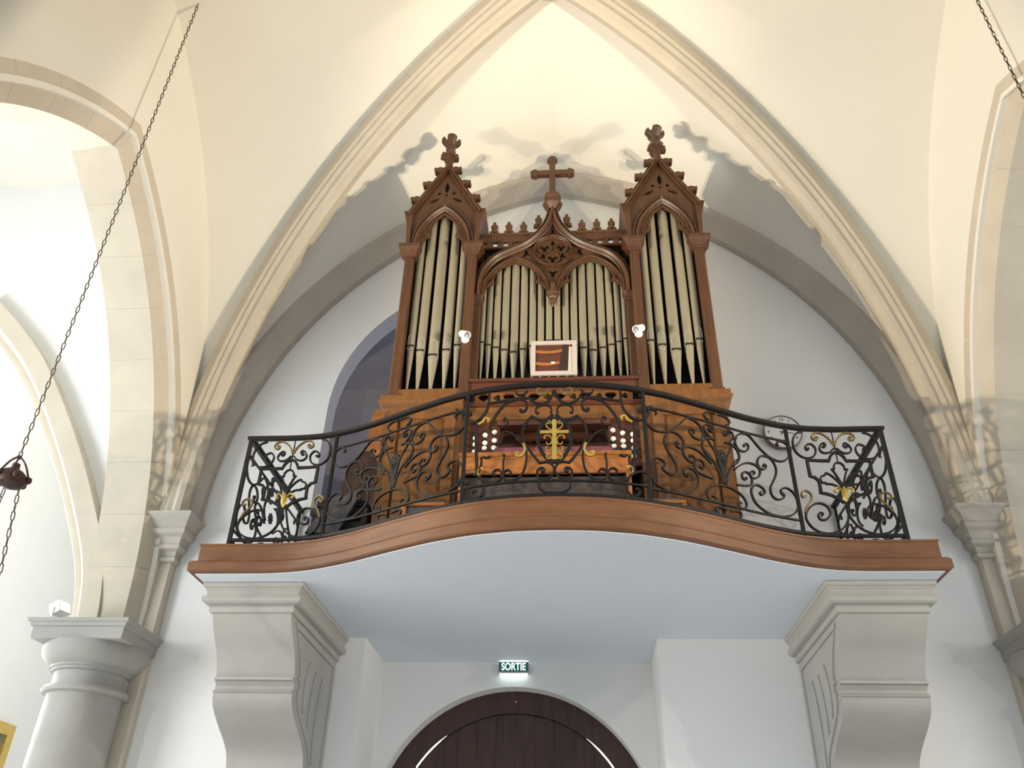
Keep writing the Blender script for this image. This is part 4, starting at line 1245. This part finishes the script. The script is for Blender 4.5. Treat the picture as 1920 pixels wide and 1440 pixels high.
for k in range(3):
    an = -PI / 2 + 2 * PI * k / 3
    hol.append(trefoil(0.078 * math.cos(an), 6.190 + 0.078 * math.sin(an), 0.046, an))
    an2 = PI / 2 + 2 * PI * k / 3
    hol.append(trefoil(0.090 * math.cos(an2), 6.190 + 0.090 * math.sin(an2), 0.033, an2))
hol += [trefoil(0.213, 6.178, 0.042, math.radians(200)), trefoil(-0.213, 6.178, 0.042, math.radians(-20)), trefoil(0, 5.965, 0.042, -PI / 2), trefoil(0, 6.405, 0.036, PI / 2)]
hol += [dagger(C2 + q * 0.212, 5.925, 0.085, 0.020, q * math.radians(18)) for q in (-1, 1)] + [dagger(-C2 + q * 0.212, 5.925, 0.085, 0.020, q * math.radians(18)) for q in (-1, 1)]
ogee = pl([outline] + hol, YC, 0.022, 'tracery_arch', 'wood_organ')
OGP = [(-x, z) for x, z in OGO[::-1]][:-1] + OGO
_up = [(x * 0.97, z - 0.02) for x, z in OGP if z > 6.13]
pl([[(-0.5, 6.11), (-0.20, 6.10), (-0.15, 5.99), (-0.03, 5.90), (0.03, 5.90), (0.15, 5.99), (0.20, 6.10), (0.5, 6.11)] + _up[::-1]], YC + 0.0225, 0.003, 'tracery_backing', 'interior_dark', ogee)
ogin = [(x * 0.955, z - 0.035) for x, z in OGP]
sw([(x * 0.950, z - 0.012 - 0.050 * (1 - min(1, abs(x) / 0.5))) for x, z in OGP], shift(msc(1.35, 1.5), YC), 'ogee_moulding', 'wood_organ', ogee)
for q in (-1, 1):
    sw([(q * C2 + a, 5.745 + b) for a, b in parch(0.268, 0.372, 14)], shift(msc(0.62, 1.1), YC), 'subarch_moulding', 'wood_organ', ogee)
    for e in (-1, 1):
        sw([(q * C2 + e * a, b) for a, b in [(0.256, 5.77), (0.245, 5.815), (0.218, 5.856), (0.170, 5.880)]], shift([(-0.008, -0.01), (-0.008, 0.014), (0.008, 0.014), (0.008, -0.01)], YC), 'cusp', 'wood_organ', ogee)
ringp = [(0.152 * math.cos(t), 6.190 + 0.152 * math.sin(t)) for t in np.linspace(0, 2 * PI, 37)]
sw(ringp, shift(msc(0.5, 0.95), YC), 'rose_ring', 'wood_organ', ogee)
for k in range(3):
    an = -PI / 2 + 2 * PI * k / 3
    cxx, czz = 0.078 * math.cos(an), 6.190 + 0.078 * math.sin(an)
    sw([(cxx + 0.054 * math.cos(t), czz + 0.054 * math.sin(t)) for t in np.linspace(0, 2 * PI, 21)], shift([(-0.007, 0), (-0.005, 0.014), (0.005, 0.014), (0.007, 0)], YC), 'rose_circle', 'wood_organ', ogee)
# pendant between the two arches
O(MB().lathe([(0.0, 5.615), (0.014, 5.630), (0.018, 5.655), (0.026, 5.662), (0.030, 5.690), (0.038, 5.700), (0.040, 5.725), (0.052, 5.735), (0.054, 5.752), (0.034, 5.770), (0.030, 5.84)], (0, YC - 0.01, 0), 8), 'pendant', 'wood_organ', ogee, True, 0.3)
# half columns at both ends of the middle field
for q in (-1, 1):
    hc = O(MB().bbox(min(q * 0.565, q * 0.620), max(q * 0.565, q * 0.620), YC - 0.005, YC + 0.07, 4.93, 5.68, 0.008), 'half_column', 'wood_organ')
    rings = [[(q * (0.592) - h, YC - d, z), (q * 0.592 + h, YC - d, z), (q * 0.592 + h, YC + 0.07, z), (q * 0.592 - h, YC + 0.07, z)]
             for z, h, d in [(5.665, 0.032, 0.012), (5.68, 0.038, 0.018), (5.69, 0.036, 0.016), (5.71, 0.042, 0.024), (5.73, 0.052, 0.034), (5.752, 0.053, 0.035)]]
    O(MB().loft(rings), 'half_column_capital', 'wood_organ', hc)
# cresting rail, frieze and little finials
for q in (-1, 1):
    a, b = sorted((q * 0.13, q * 0.625))
    cr_ = O(MB().bbox(a, b, YC + 0.00, YC + 0.045, 6.330, 6.395, 0.006), 'cresting_rail', 'wood_organ')
    O(MB().bbox(a, b, YC - 0.012, YC + 0.05, 6.390, 6.412, 0.005), 'cresting_moulding', 'wood_organ', cr_)
    fh = []
    for i in range(5):
        c = q * (0.21 + 0.088 * i)
        fh.append(circ(c, 6.300, 0.024, 12))
    me = plate([[(a, 6.265), (b, 6.265), (b, 6.335), (a, 6.335)]] + fh, 0.02, lambda u, v, w: (u, YC + 0.01 + w, v))
    O(me, 'pierced_frieze', 'wood_organ', cr_, True, 0.4)
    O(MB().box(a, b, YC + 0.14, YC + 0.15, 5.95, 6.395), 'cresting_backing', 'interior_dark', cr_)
    for i in range(6):
        c = q * (0.33 + 0.052 * i)
        O(MB().lathe([(0.014, 6.02), (0.014, 6.25), (0.010, 6.262), (0.0, 6.265)], (c, YC + 0.10, 0), 10), 'inner_pipe', 'wood_dark', cr_)
    for i, (xx, dz) in enumerate(((0.118, 0.07), (0.243, 0.0), (0.365, 0.004), (0.486, 0.004), (0.585, 0.0))):
        if i == 4: continue
        z = 6.412 + dz
        P = [(0.042, 0.0), (0.038, 0.028), (0.022, 0.040), (0.012, 0.058), (0.026, 0.072), (0.030, 0.088), (0.022, 0.100), (0.010, 0.100), (0.014, 0.116), (0.010, 0.130), (0.0, 0.134)]
        ol = [(q * xx + u, z + v) for u, v in P] + [(q * xx - u, z + v) for u, v in P[::-1][1:]]
        hh = circ(q * xx, z + 0.016, 0.010, 10)
        me = plate([ol, hh], 0.028, lambda u, v, w: (u, YC + 0.004 + w, v))
        O(me, 'cresting_leaf', 'wood_organ', cr_, True, 0.4)
# cross on the ogee
cs = O(MB().lathe([(0.03, 6.655), (0.052, 6.680), (0.082, 6.702), (0.086, 6.726), (0.060, 6.740), (0.060, 6.760), (0.074, 6.785), (0.076, 6.812), (0.058, 6.835), (0.030, 6.850), (0.026, 6.90)], (0, YC - 0.005, 0), 8), 'cross_base', 'wood_organ', ogee, True, 0.3)
W2 = 0.026
def armend(cxx, czz, dx, dz):
    """trefoil end of a cross arm"""
    px_, pz_ = -dz, dx
    pts = []
    for a, b in [(W2, -0.055), (W2 + 0.004, -0.045), (W2 + 0.018, -0.035), (W2 + 0.016, -0.020), (W2 + 0.006, -0.014), (W2 + 0.006, 0.0), (W2 - 0.012, 0.012)]:
        pts.append((cxx + px_ * a + dx * b, czz + pz_ * a + dz * b))
    for a, b in [(W2 - 0.012, 0.012), (W2 + 0.006, 0.0), (W2 + 0.006, -0.014), (W2 + 0.016, -0.020), (W2 + 0.018, -0.035), (W2 + 0.004, -0.045), (W2, -0.055)]:
        pts.append((cxx - px_ * a + dx * b, czz - pz_ * a + dz * b))
    return pts
zc = 7.092
cross = [(W2, 6.88), (W2, zc - W2)] + armend(0.178, zc, 1, 0)[::-1][::-1][7:][::-1] if False else None
top_ = armend(0, 7.282, 0, 1); rgt = armend(0.178, zc, 1, 0); lft = armend(-0.178, zc, -1, 0)
cross = [(-W2, 6.88), (W2, 6.88), (W2, zc - W2)] + rgt[::-1] + [(W2, zc + W2)] + top_[::-1] + [(-W2, zc + W2)] + lft[::-1] + [(-W2, zc - W2)]
me = plate([cross], 0.045, lambda u, v, w: (u, YC - 0.03 + w, v))
O(me, 'cross', 'wood_organ', ogee, True, 0.4)
rebase(og, (OX, -0.5, ZF))
for c in og.children: pass

# ================================================================== THINGS ON THE GALLERY
# organ bench
bn = thing('organ_bench', 'orange-brown wooden organ bench in front of the keyboard', 'bench')
bx0, bx1, by0, by1, bz = -0.612, 0.462, -1.37, -1.10, 4.120
MB().bbox(bx0 - 0.01, bx1 + 0.01, by0 - 0.012, by1 + 0.01, bz - 0.030, bz, 0.005).build('seat', 'wood_bench', bn)
MB().bbox(bx0 + 0.02, bx1 - 0.02, by0, by0 + 0.022, bz - 0.150, bz - 0.028, 0.003).build('apron', 'wood_bench', bn)
MB().bbox(bx0 + 0.02, bx1 - 0.02, by1 - 0.022, by1, bz - 0.150, bz - 0.028, 0.003).build('apron', 'wood_dark', bn)
MB().bbox(bx0 + 0.028, bx1 - 0.028, by0 + 0.05, by0 + 0.065, ZF + 0.20, bz - 0.15, 0.003).build('lower_board', 'bench_grey', bn)
MB().bbox(bx0 + 0.028, bx1 - 0.028, by0 + 0.035, by0 + 0.05, ZF + 0.02, ZF + 0.20, 0.003).build('lower_board', 'bench_grey', bn)
for a in (bx0, bx1 - 0.028):
    MB().bbox(a, a + 0.028, by0 - 0.002, by1 + 0.002, ZF, bz - 0.028, 0.003).build('end_board', 'wood_bench', bn)
rebase(bn, ((bx0 + bx1) / 2, (by0 + by1) / 2, ZF))

# two low stools with dark seats
def stool(cx, cy, w, label):
    root = thing('low_stool', label, 'stool')
    h = 0.285
    MB().bbox(cx - w / 2, cx + w / 2, cy - 0.12, cy + 0.12, ZF + h - 0.022, ZF + h, 0.004).build('seat_frame', 'wood_bench', root)
    mb = MB()
    mb.loft([[(cx + a * (w / 2 - 0.02 - g), cy + b * (0.105 - g), ZF + h + z) for a, b in ((-1, -1), (1, -1), (1, 1), (-1, 1))] for z, g in ((0.0, 0.0), (0.012, 0.0), (0.022, 0.01), (0.026, 0.03))])
    mb.build('seat_pad', 'cloth_grey', root)
    MB().bbox(cx - w / 2 + 0.03, cx + w / 2 - 0.03, cy - 0.10, cy - 0.085, ZF + 0.12, ZF + h - 0.022, 0.003).build('dark_apron', 'cloth_grey', root)
    for a in (-1, 1):
        for b in (-1, 1):
            MB().bbox(cx + a * (w / 2 - 0.016) - 0.015, cx + a * (w / 2 - 0.016) + 0.015, cy + b * 0.10 - 0.015, cy + b * 0.10 + 0.015, ZF, ZF + h - 0.022, 0.003).build('leg', 'wood_bench', root)
    rebase(root, (cx, cy, ZF))
p0 = UY((754, 940), -1.27); p1 = UY((836, 940), -1.27)
stool((p0[0] + p1[0]) / 2, -1.17, abs(p1[0] - p0[0]), 'low wooden stool with dark pad between organ bench and black armchair')
p0 = UY((1203, 930), -1.27); p1 = UY((1285, 930), -1.27)
stool((p0[0] + p1[0]) / 2, -1.17, abs(p1[0] - p0[0]), 'low wooden stool with dark pad on the clock side of the organ bench')

# dark chair left of the organ
ch = thing('armchair', 'dark brown high-backed chair with grey cushion beside the organ case', 'chair')
ax, ay = -1.47, -0.78
bk = [(-0.13, 0.36), (-0.14, 0.70), (-0.09, 0.95), (0.0, 1.06), (0.08, 1.02), (0.13, 0.86), (0.15, 0.66), (0.145, 0.36)]
bk = [tuple(p) for p in catmull(bk, 3)]
me = plate([bk], 0.035, lambda u, v, w: (ax + u, ay + 0.16 + w + 0.10 * (v - 0.4), ZF + v))
link('backrest', me, 'wood_door', ch, False)
MB().bbox(ax - 0.20, ax + 0.20, ay - 0.20, ay + 0.19, ZF + 0.34, ZF + 0.40, 0.01).build('seat', 'cloth_black', ch)
mb = MB()
mb.loft([[(ax + a * (0.17 - g), ay + 0.0 + b * (0.17 - g), ZF + z) for a, b in ((-1, -1), (0, -1.06), (1, -1), (1.06, 0), (1, 1), (0, 1.06), (-1, 1), (-1.06, 0))] for z, g in ((0.40, 0.03), (0.42, 0.0), (0.46, 0.0), (0.48, 0.03), (0.485, 0.08))])
mb.build('cushion', 'cloth_black', ch)
MB().hexa([(ax - 0.20, ay - 0.24, ZF + 0.20), (ax + 0.02, ay - 0.24, ZF + 0.20), (ax + 0.02, ay - 0.205, ZF + 0.20), (ax - 0.20, ay - 0.205, ZF + 0.20),
           (ax - 0.06, ay - 0.24, ZF + 0.44), (ax + 0.16, ay - 0.24, ZF + 0.54), (ax + 0.16, ay - 0.205, ZF + 0.54), (ax - 0.06, ay - 0.205, ZF + 0.44)]).build('draped_cloth', 'cloth_grey', ch)
for a in (-1, 1):
    for b in (-1, 1):
        MB().bbox(ax + a * 0.17 - 0.02, ax + a * 0.17 + 0.02, ay + b * 0.16 - 0.02, ay + b * 0.16 + 0.02, ZF, ZF + 0.345, 0.004).build('leg', 'wood_dark', ch)
MB().bbox(ax - 0.16, ax + 0.18, ay - 0.19, ay - 0.175, ZF + 0.03, ZF + 0.30, 0.003).build('front_skirt', 'cloth_black', ch)
rebase(ch, (ax, ay, ZF))

# small lit panel and clip lamp at the side of the organ
sp = thing('side_panel_board', 'orange lamplit wooden board leaning at the side of the organ case', 'board')
yb = -0.25
poly = [tuple(UY(p, yb)[[0, 2]]) for p in ((724, 752), (703, 770), (694, 792), (700, 800), (716, 830))]
zlow = ZF
poly = [(-1.282, poly[0][1])] + poly[1:3] + [(poly[2][0], zlow), (-1.282, zlow)]
me = plate([poly], 0.02, lambda u, v, w: (u, yb + w, v))
link('board', me, 'wood_bench', sp, False)
rebase(sp, (-1.25, yb, ZF))
cl_ = thing('clip_lamp', 'small warm clip lamp shining on the board beside the organ', 'lamp')
lx, ly, lz = -1.42, -0.42, 4.46
MB().lathe([(0.014, 0.03), (0.016, 0.0), (0.032, -0.05), (0.031, -0.05), (0.013, -0.002)], (lx, ly, lz), 14, axis=(-0.4, -0.75, -0.4), caps=False).build('shade', 'iron', cl_)
MB().lathe([(0.0, 0.012), (0.012, 0.004), (0.014, -0.012), (0.008, -0.028), (0.0, -0.031)], (lx, ly, lz), 10, axis=(-0.4, -0.75, -0.4)).build('bulb', 'warm_lamp', cl_)
MB().tube(catmull([(lx, ly - 0.01, lz + 0.01), (lx - 0.04, ly - 0.05, lz - 0.1), (lx - 0.02, ly - 0.02, lz - 0.5), (lx, ly, ZF + 0.02)], 6), 0.006, 6).build('stem', 'iron', cl_)
MB().lathe([(0.06, 0.0), (0.06, 0.012), (0.02, 0.02), (0.0, 0.021)], (lx, ly, ZF), 16).build('foot', 'iron', cl_)
rebase(cl_, (lx, ly, ZF))
light('clip_lamp_light', 'SPOT', (lx + 0.025, ly + 0.05, lz - 0.035), 5, (1.0, 0.50, 0.16), (-1.30, yb, 4.60), spot_size=1.9, spot_blend=0.6, shadow_soft_size=0.02)

# framed picture standing on the sill
pm = thing('framed_picture', 'small pale-framed picture standing on the sill before the middle pipes', 'picture')
yp = -1.035
q = [UY(p, yp) for p in ((994, 637), (1081, 635), (996, 708), (1083, 706))]
px0, px1 = (q[0][0] + q[2][0]) / 2, (q[1][0] + q[3][0]) / 2
pz0, pz1 = 4.933, (q[0][2] + q[1][2]) / 2
fw = 0.034
tilt = lambda u, v, w: (u, yp + w + 0.06 * (v - pz0), v)
link('frame', plate([[(px0, pz0), (px1, pz0), (px1, pz1), (px0, pz1)], [(px0 + fw, pz0 + fw), (px1 - fw, pz0 + fw), (px1 - fw, pz1 - fw), (px0 + fw, pz1 - fw)]], 0.016, tilt), 'mirror_frame', pm, False)
link('picture_panel', plate([[(px0 + 0.02, pz0 + 0.02), (px1 - 0.02, pz0 + 0.02), (px1 - 0.02, pz1 - 0.02), (px0 + 0.02, pz1 - 0.02)]], 0.004, lambda u, v, w: tilt(u, v, w + 0.010)), 'wood_red', pm, False)
ph = pz1 - pz0; pw = px1 - px0
for f in (0.36, 0.71):
    x0 = px0 + fw; x1 = px0 + pw * (0.68 if f > 0.5 else 0.62)
    zc_ = pz0 + ph * f
    L = [(x0 + (x1 - x0) * i / 8, zc_ + 0.010 - 0.012 * math.sin(PI * i / 8) + 0.004 * i / 8) for i in range(9)]
    ol = L + [(x, z - 0.024) for x, z in L[::-1]]
    link('pale_slat', plate([ol], 0.003, lambda u, v, w: tilt(u, v, w + 0.006)), 'wood_bench', pm, False)
link('dark_strip', plate([[(px0 + pw * 0.60, pz0 + fw), (px0 + pw * 0.79, pz0 + fw), (px0 + pw * 0.80, pz1 - fw), (px0 + pw * 0.70, pz1 - fw)]], 0.002, lambda u, v, w: tilt(u, v, w + 0.0075)), 'wood_dark', pm, False)
link('pale_strip', plate([[(px0 + pw * 0.80, pz0 + fw), (px1 - fw, pz0 + fw), (px1 - fw, pz1 - fw - 0.02), (px0 + pw * 0.83, pz1 - fw - 0.02)]], 0.002, lambda u, v, w: tilt(u, v, w + 0.0075)), 'stone', pm, False)
link('paper_note', plate([[(px0 + pw * 0.44, pz0 + ph * 0.335), (px0 + pw * 0.52, pz0 + ph * 0.335), (px0 + pw * 0.52, pz0 + ph * 0.385), (px0 + pw * 0.44, pz0 + ph * 0.385)]], 0.001, lambda u, v, w: tilt(u, v, w + 0.0045)), 'white_paint', pm, False)
rebase(pm, ((px0 + px1) / 2, yp, pz0))

# two small white spotlights on the inner tower pillars
def spot(px, s, label):
    root = thing('organ_spotlight', label, 'spotlight')
    ym = YT - 0.014
    c = UY(px, ym - 0.055)
    MB().lathe([(0.030, 0.0), (0.030, 0.012), (0.024, 0.018), (0.0, 0.019)], (c[0], ym, c[2] - 0.012), 18, axis=(0, -1, 0)).build('mounting_plate', 'lamp_white', root)
    MB().tube([(c[0], ym - 0.01, c[2] - 0.012), (c[0], ym - 0.05, c[2] - 0.004)], 0.008, 8).build('arm', 'lamp_white', root)
    ax_ = np.array([-s * 0.50, -0.62, -0.60]); ax_ /= np.linalg.norm(ax_)
    b = MB().lathe([(0.0, -0.060), (0.020, -0.058), (0.028, -0.048), (0.031, 0.050), (0.027, 0.052), (0.025, 0.030), (0.0, 0.028)], (c[0], ym - 0.055, c[2]), 20, axis=tuple(ax_)).build('lamp_head', 'lamp_white', root)
    e = c + ax_ * 0.034 + np.array([0, 0, 0]); e[1] = ym - 0.055 + ax_[1] * 0.034
    MB().lathe([(0.018, 0.0), (0.017, 0.006), (0.010, 0.010), (0.0, 0.008)], tuple(e), 14, axis=tuple(ax_)).build('lens', 'chrome', b)
    rebase(root, (c[0], ym, c[2]))
spot((871, 627), -1, 'small white spotlight on the pillar beside the tower over the armchair')
spot((1198, 616), 1, 'small white spotlight on the pillar beside the tower over the clock side')

# wall clock
ck = thing('wall_clock', 'round white wall clock with black numerals on the west wall', 'clock')
cc = UY((1467, 813), -0.02)
kx, kz, kr = cc[0], cc[2], 0.152
MB().lathe([(kr * 0.97, 0.0), (kr, 0.004), (kr, 0.030), (kr * 0.985, 0.036), (kr * 0.95, 0.034), (kr * 0.94, 0.026), (0.0, 0.026)], (kx, -0.021, kz), 48, axis=(0, -1, 0)).build('rim', 'clock_rim', ck)
MB().lathe([(kr * 0.8, 0.0), (kr * 0.8, 0.02)], (kx, -0.001, kz), 32, axis=(0, -1, 0)).build('clock_back', 'black_ink', ck)
face = MB().lathe([(kr * 0.942, 0.0), (kr * 0.942, 0.002), (0, 0.002)], (kx, -0.0465, kz), 48, axis=(0, -1, 0)).build('dial', 'clock_face', ck)
for n in range(1, 13):
    a = PI / 2 - n * PI / 6
    link('numeral', text_mesh(str(n), 0.036, lambda u, v, w: (kx + kr * 0.75 * math.cos(a) + u, -0.0500 + w, kz + kr * 0.75 * math.sin(a) + v), 0.001, 0.0004), 'black_ink', ck, False)
def hand(ang, ln, w):
    d = (math.sin(ang), math.cos(ang)); n_ = (d[1], -d[0])
    P = [(-0.025, -w), (ln, -w * 0.4), (ln, w * 0.4), (-0.025, w)]
    me = plate([[(kx + d[0] * a + n_[0] * b, kz + d[1] * a + n_[1] * b) for a, b in P]], 0.0015, lambda u, v, q: (u, -0.0525 + q, v))
    link('hand', me, 'black_ink', ck, False)
hand(math.radians(38), 0.065, 0.005); hand(math.radians(102), 0.095, 0.0035)
rebase(ck, (kx, 0, kz))

# ================================================================== HANGING LAMP AND CHAINS
def link_mesh():
    mb = MB(); n = 12; P = []
    for i in range(n):
        t = 2 * PI * i / n
        P.append((0.0080 * math.cos(t), 0.0, 0.016 * (1 if math.sin(t) > 0 else -1) * (abs(math.sin(t)) > 0.01) + 0.0080 * math.sin(t)))
    mb.sweep(P, (0, 1, 0), [(0.0030 * math.cos(2 * PI * k / 6), 0.0030 * math.sin(2 * PI * k / 6)) for k in range(6)], closed_path=True)
    o = mb.build('chain_link', 'rust_chain')
    me = o.data
    bpy.data.objects.remove(o)
    return me
LINK = link_mesh()
def chain(root, a, b, pitch=0.046):
    a = np.array(a, float); b = np.array(b, float)
    L = np.linalg.norm(b - a); n = int(L / pitch)
    q = Vector(b - a).to_track_quat('Z', 'Y')
    for i in range(n):
        p = a + (b - a) * (i + 0.5) / n
        o = bpy.data.objects.new('chain_link', LINK)
        COL.objects.link(o)
        o.parent = root
        o.location = p
        o.rotation_mode = 'QUATERNION'
        o.rotation_quaternion = q @ Matrix.Rotation((i % 2) * PI / 2 + 0.5, 4, 'Z').to_quaternion()
hl = thing('hanging_lamp', 'hanging church lamp with bronze crown on a long rusty chain', 'lamp')
hx, hy, hz = -2.93, -2.18, 3.56
chain(hl, (hx, hy, hz + 0.12), (hx, hy, 8.00))
MB().lathe([(0.0, 0.10), (0.02, 0.09), (0.022, 0.06), (0.05, 0.045), (0.075, 0.02), (0.085, -0.01), (0.07, -0.035), (0.03, -0.05), (0.0, -0.055)], (hx, hy, hz), 20).build('crown', 'bronze', hl)
for k in range(6):
    t = 2 * PI * k / 6 + 0.3
    MB().lathe([(0.0, 0.022), (0.014, 0.012), (0.016, -0.006), (0.008, -0.018), (0.0, -0.02)], (hx + 0.09 * math.cos(t), hy + 0.09 * math.sin(t), hz), 10).build('crown_knob', 'bronze', hl)
for k in range(3):
    t = 2 * PI * k / 3 + 0.35
    tp = (hx + 0.055 * math.cos(t), hy + 0.055 * math.sin(t), hz - 0.04)
    chain(hl, (hx + 0.17 * math.cos(t), hy + 0.17 * math.sin(t), 2.62), tp)
    MB().tube(catmull([(hx, hy, hz + 0.14), (hx + 0.045 * math.cos(t), hy + 0.045 * math.sin(t), hz + 0.09), (hx + 0.08 * math.cos(t), hy + 0.08 * math.sin(t), hz + 0.02)], 5), 0.006, 6).build('crown_strap', 'rust_chain', hl)
MB().lathe([(0.0, 2.28), (0.03, 2.30), (0.05, 2.34), (0.12, 2.40), (0.18, 2.50), (0.19, 2.58), (0.175, 2.63), (0.17, 2.63), (0.17, 2.56), (0.1, 2.46), (0.0, 2.44)], (hx, hy, 0), 28).build('bowl', 'bronze', hl)
MB().lathe([(0.05, 2.50), (0.055, 2.60), (0.065, 2.72), (0.062, 2.72), (0.05, 2.60)], (hx, hy, 0), 18, caps=False).build('glass', 'cloth_red', hl)
rebase(hl, (hx, hy, 2.28))
hr = thing('hanging_chain', 'long rusty chain hanging from the vault near the right arcade', 'chain')
chain(hr, (3.05, -2.32, 4.9), (3.05, -2.32, 7.99))
MB().lathe([(0.0, -0.06), (0.05, -0.04), (0.08, 0.0), (0.05, 0.04), (0.0, 0.06)], (3.05, -2.32, 4.86), 16).build('weight', 'bronze', hr)
rebase(hr, (3.05, -2.32, 4.8))

# ================================================================== FLOODLIGHTS ON THE COLUMN CAPITALS
ABZ = 3.315
def flood(x, y, tgt, label, grp=None, watts=85):
    root = thing('floodlight', label, 'floodlight', grp)
    d = np.array([-np.sign(x), -0.25, 0.45]); d /= np.linalg.norm(d)
    dl = np.array(tgt, float) - np.array([x, y, ABZ + 0.10]); dl /= np.linalg.norm(dl)
    MB().lathe([(0.035, 0.0), (0.035, 0.008), (0.012, 0.012), (0.010, 0.035)], (x, y, ABZ), 16).build('foot', 'lamp_white', root)
    s_ = np.cross(d, [0, 0, 1.0]); s_ /= np.linalg.norm(s_); u_ = np.cross(s_, d)
    c = np.array([x, y, ABZ + 0.092])
    def bx(w, h, l0, l1): return [tuple(c + s_ * a * w + u_ * b * h + d * l) for l in (l0, l1) for a, b in ((-1, -1), (1, -1), (1, 1), (-1, 1))]
    hd = MB().hexa(bx(0.052, 0.044, -0.045, 0.040)).build('housing', 'lamp_white', root)
    MB().hexa(bx(0.045, 0.037, 0.040, 0.043)).build('glass', 'flood_glass', hd)
    MB().tube([tuple(c + s_ * 0.056), tuple(c + s_ * 0.056 - np.array([0, 0, 0.06])), tuple(c - s_ * 0.056 - np.array([0, 0, 0.06])), tuple(c - s_ * 0.056)], 0.006, 6).build('bracket', 'lamp_white', root)
    rebase(root, (x, y, ABZ))
    e = c + d * 0.085
    light('floodlight_beam', 'SPOT', tuple(e), watts, (1.0, 0.80, 0.50), tgt, spot_size=math.radians(25), spot_blend=1.0, shadow_soft_size=0.05)
flood(-3.555, -0.45, (1.7, -1.75, 7.8), 'white floodlight on the column capital beside the corner pilaster')
flood(3.555, -0.45, (-0.7, -2.3, 7.9), 'white floodlight on the column capital at the corner on the clock side')
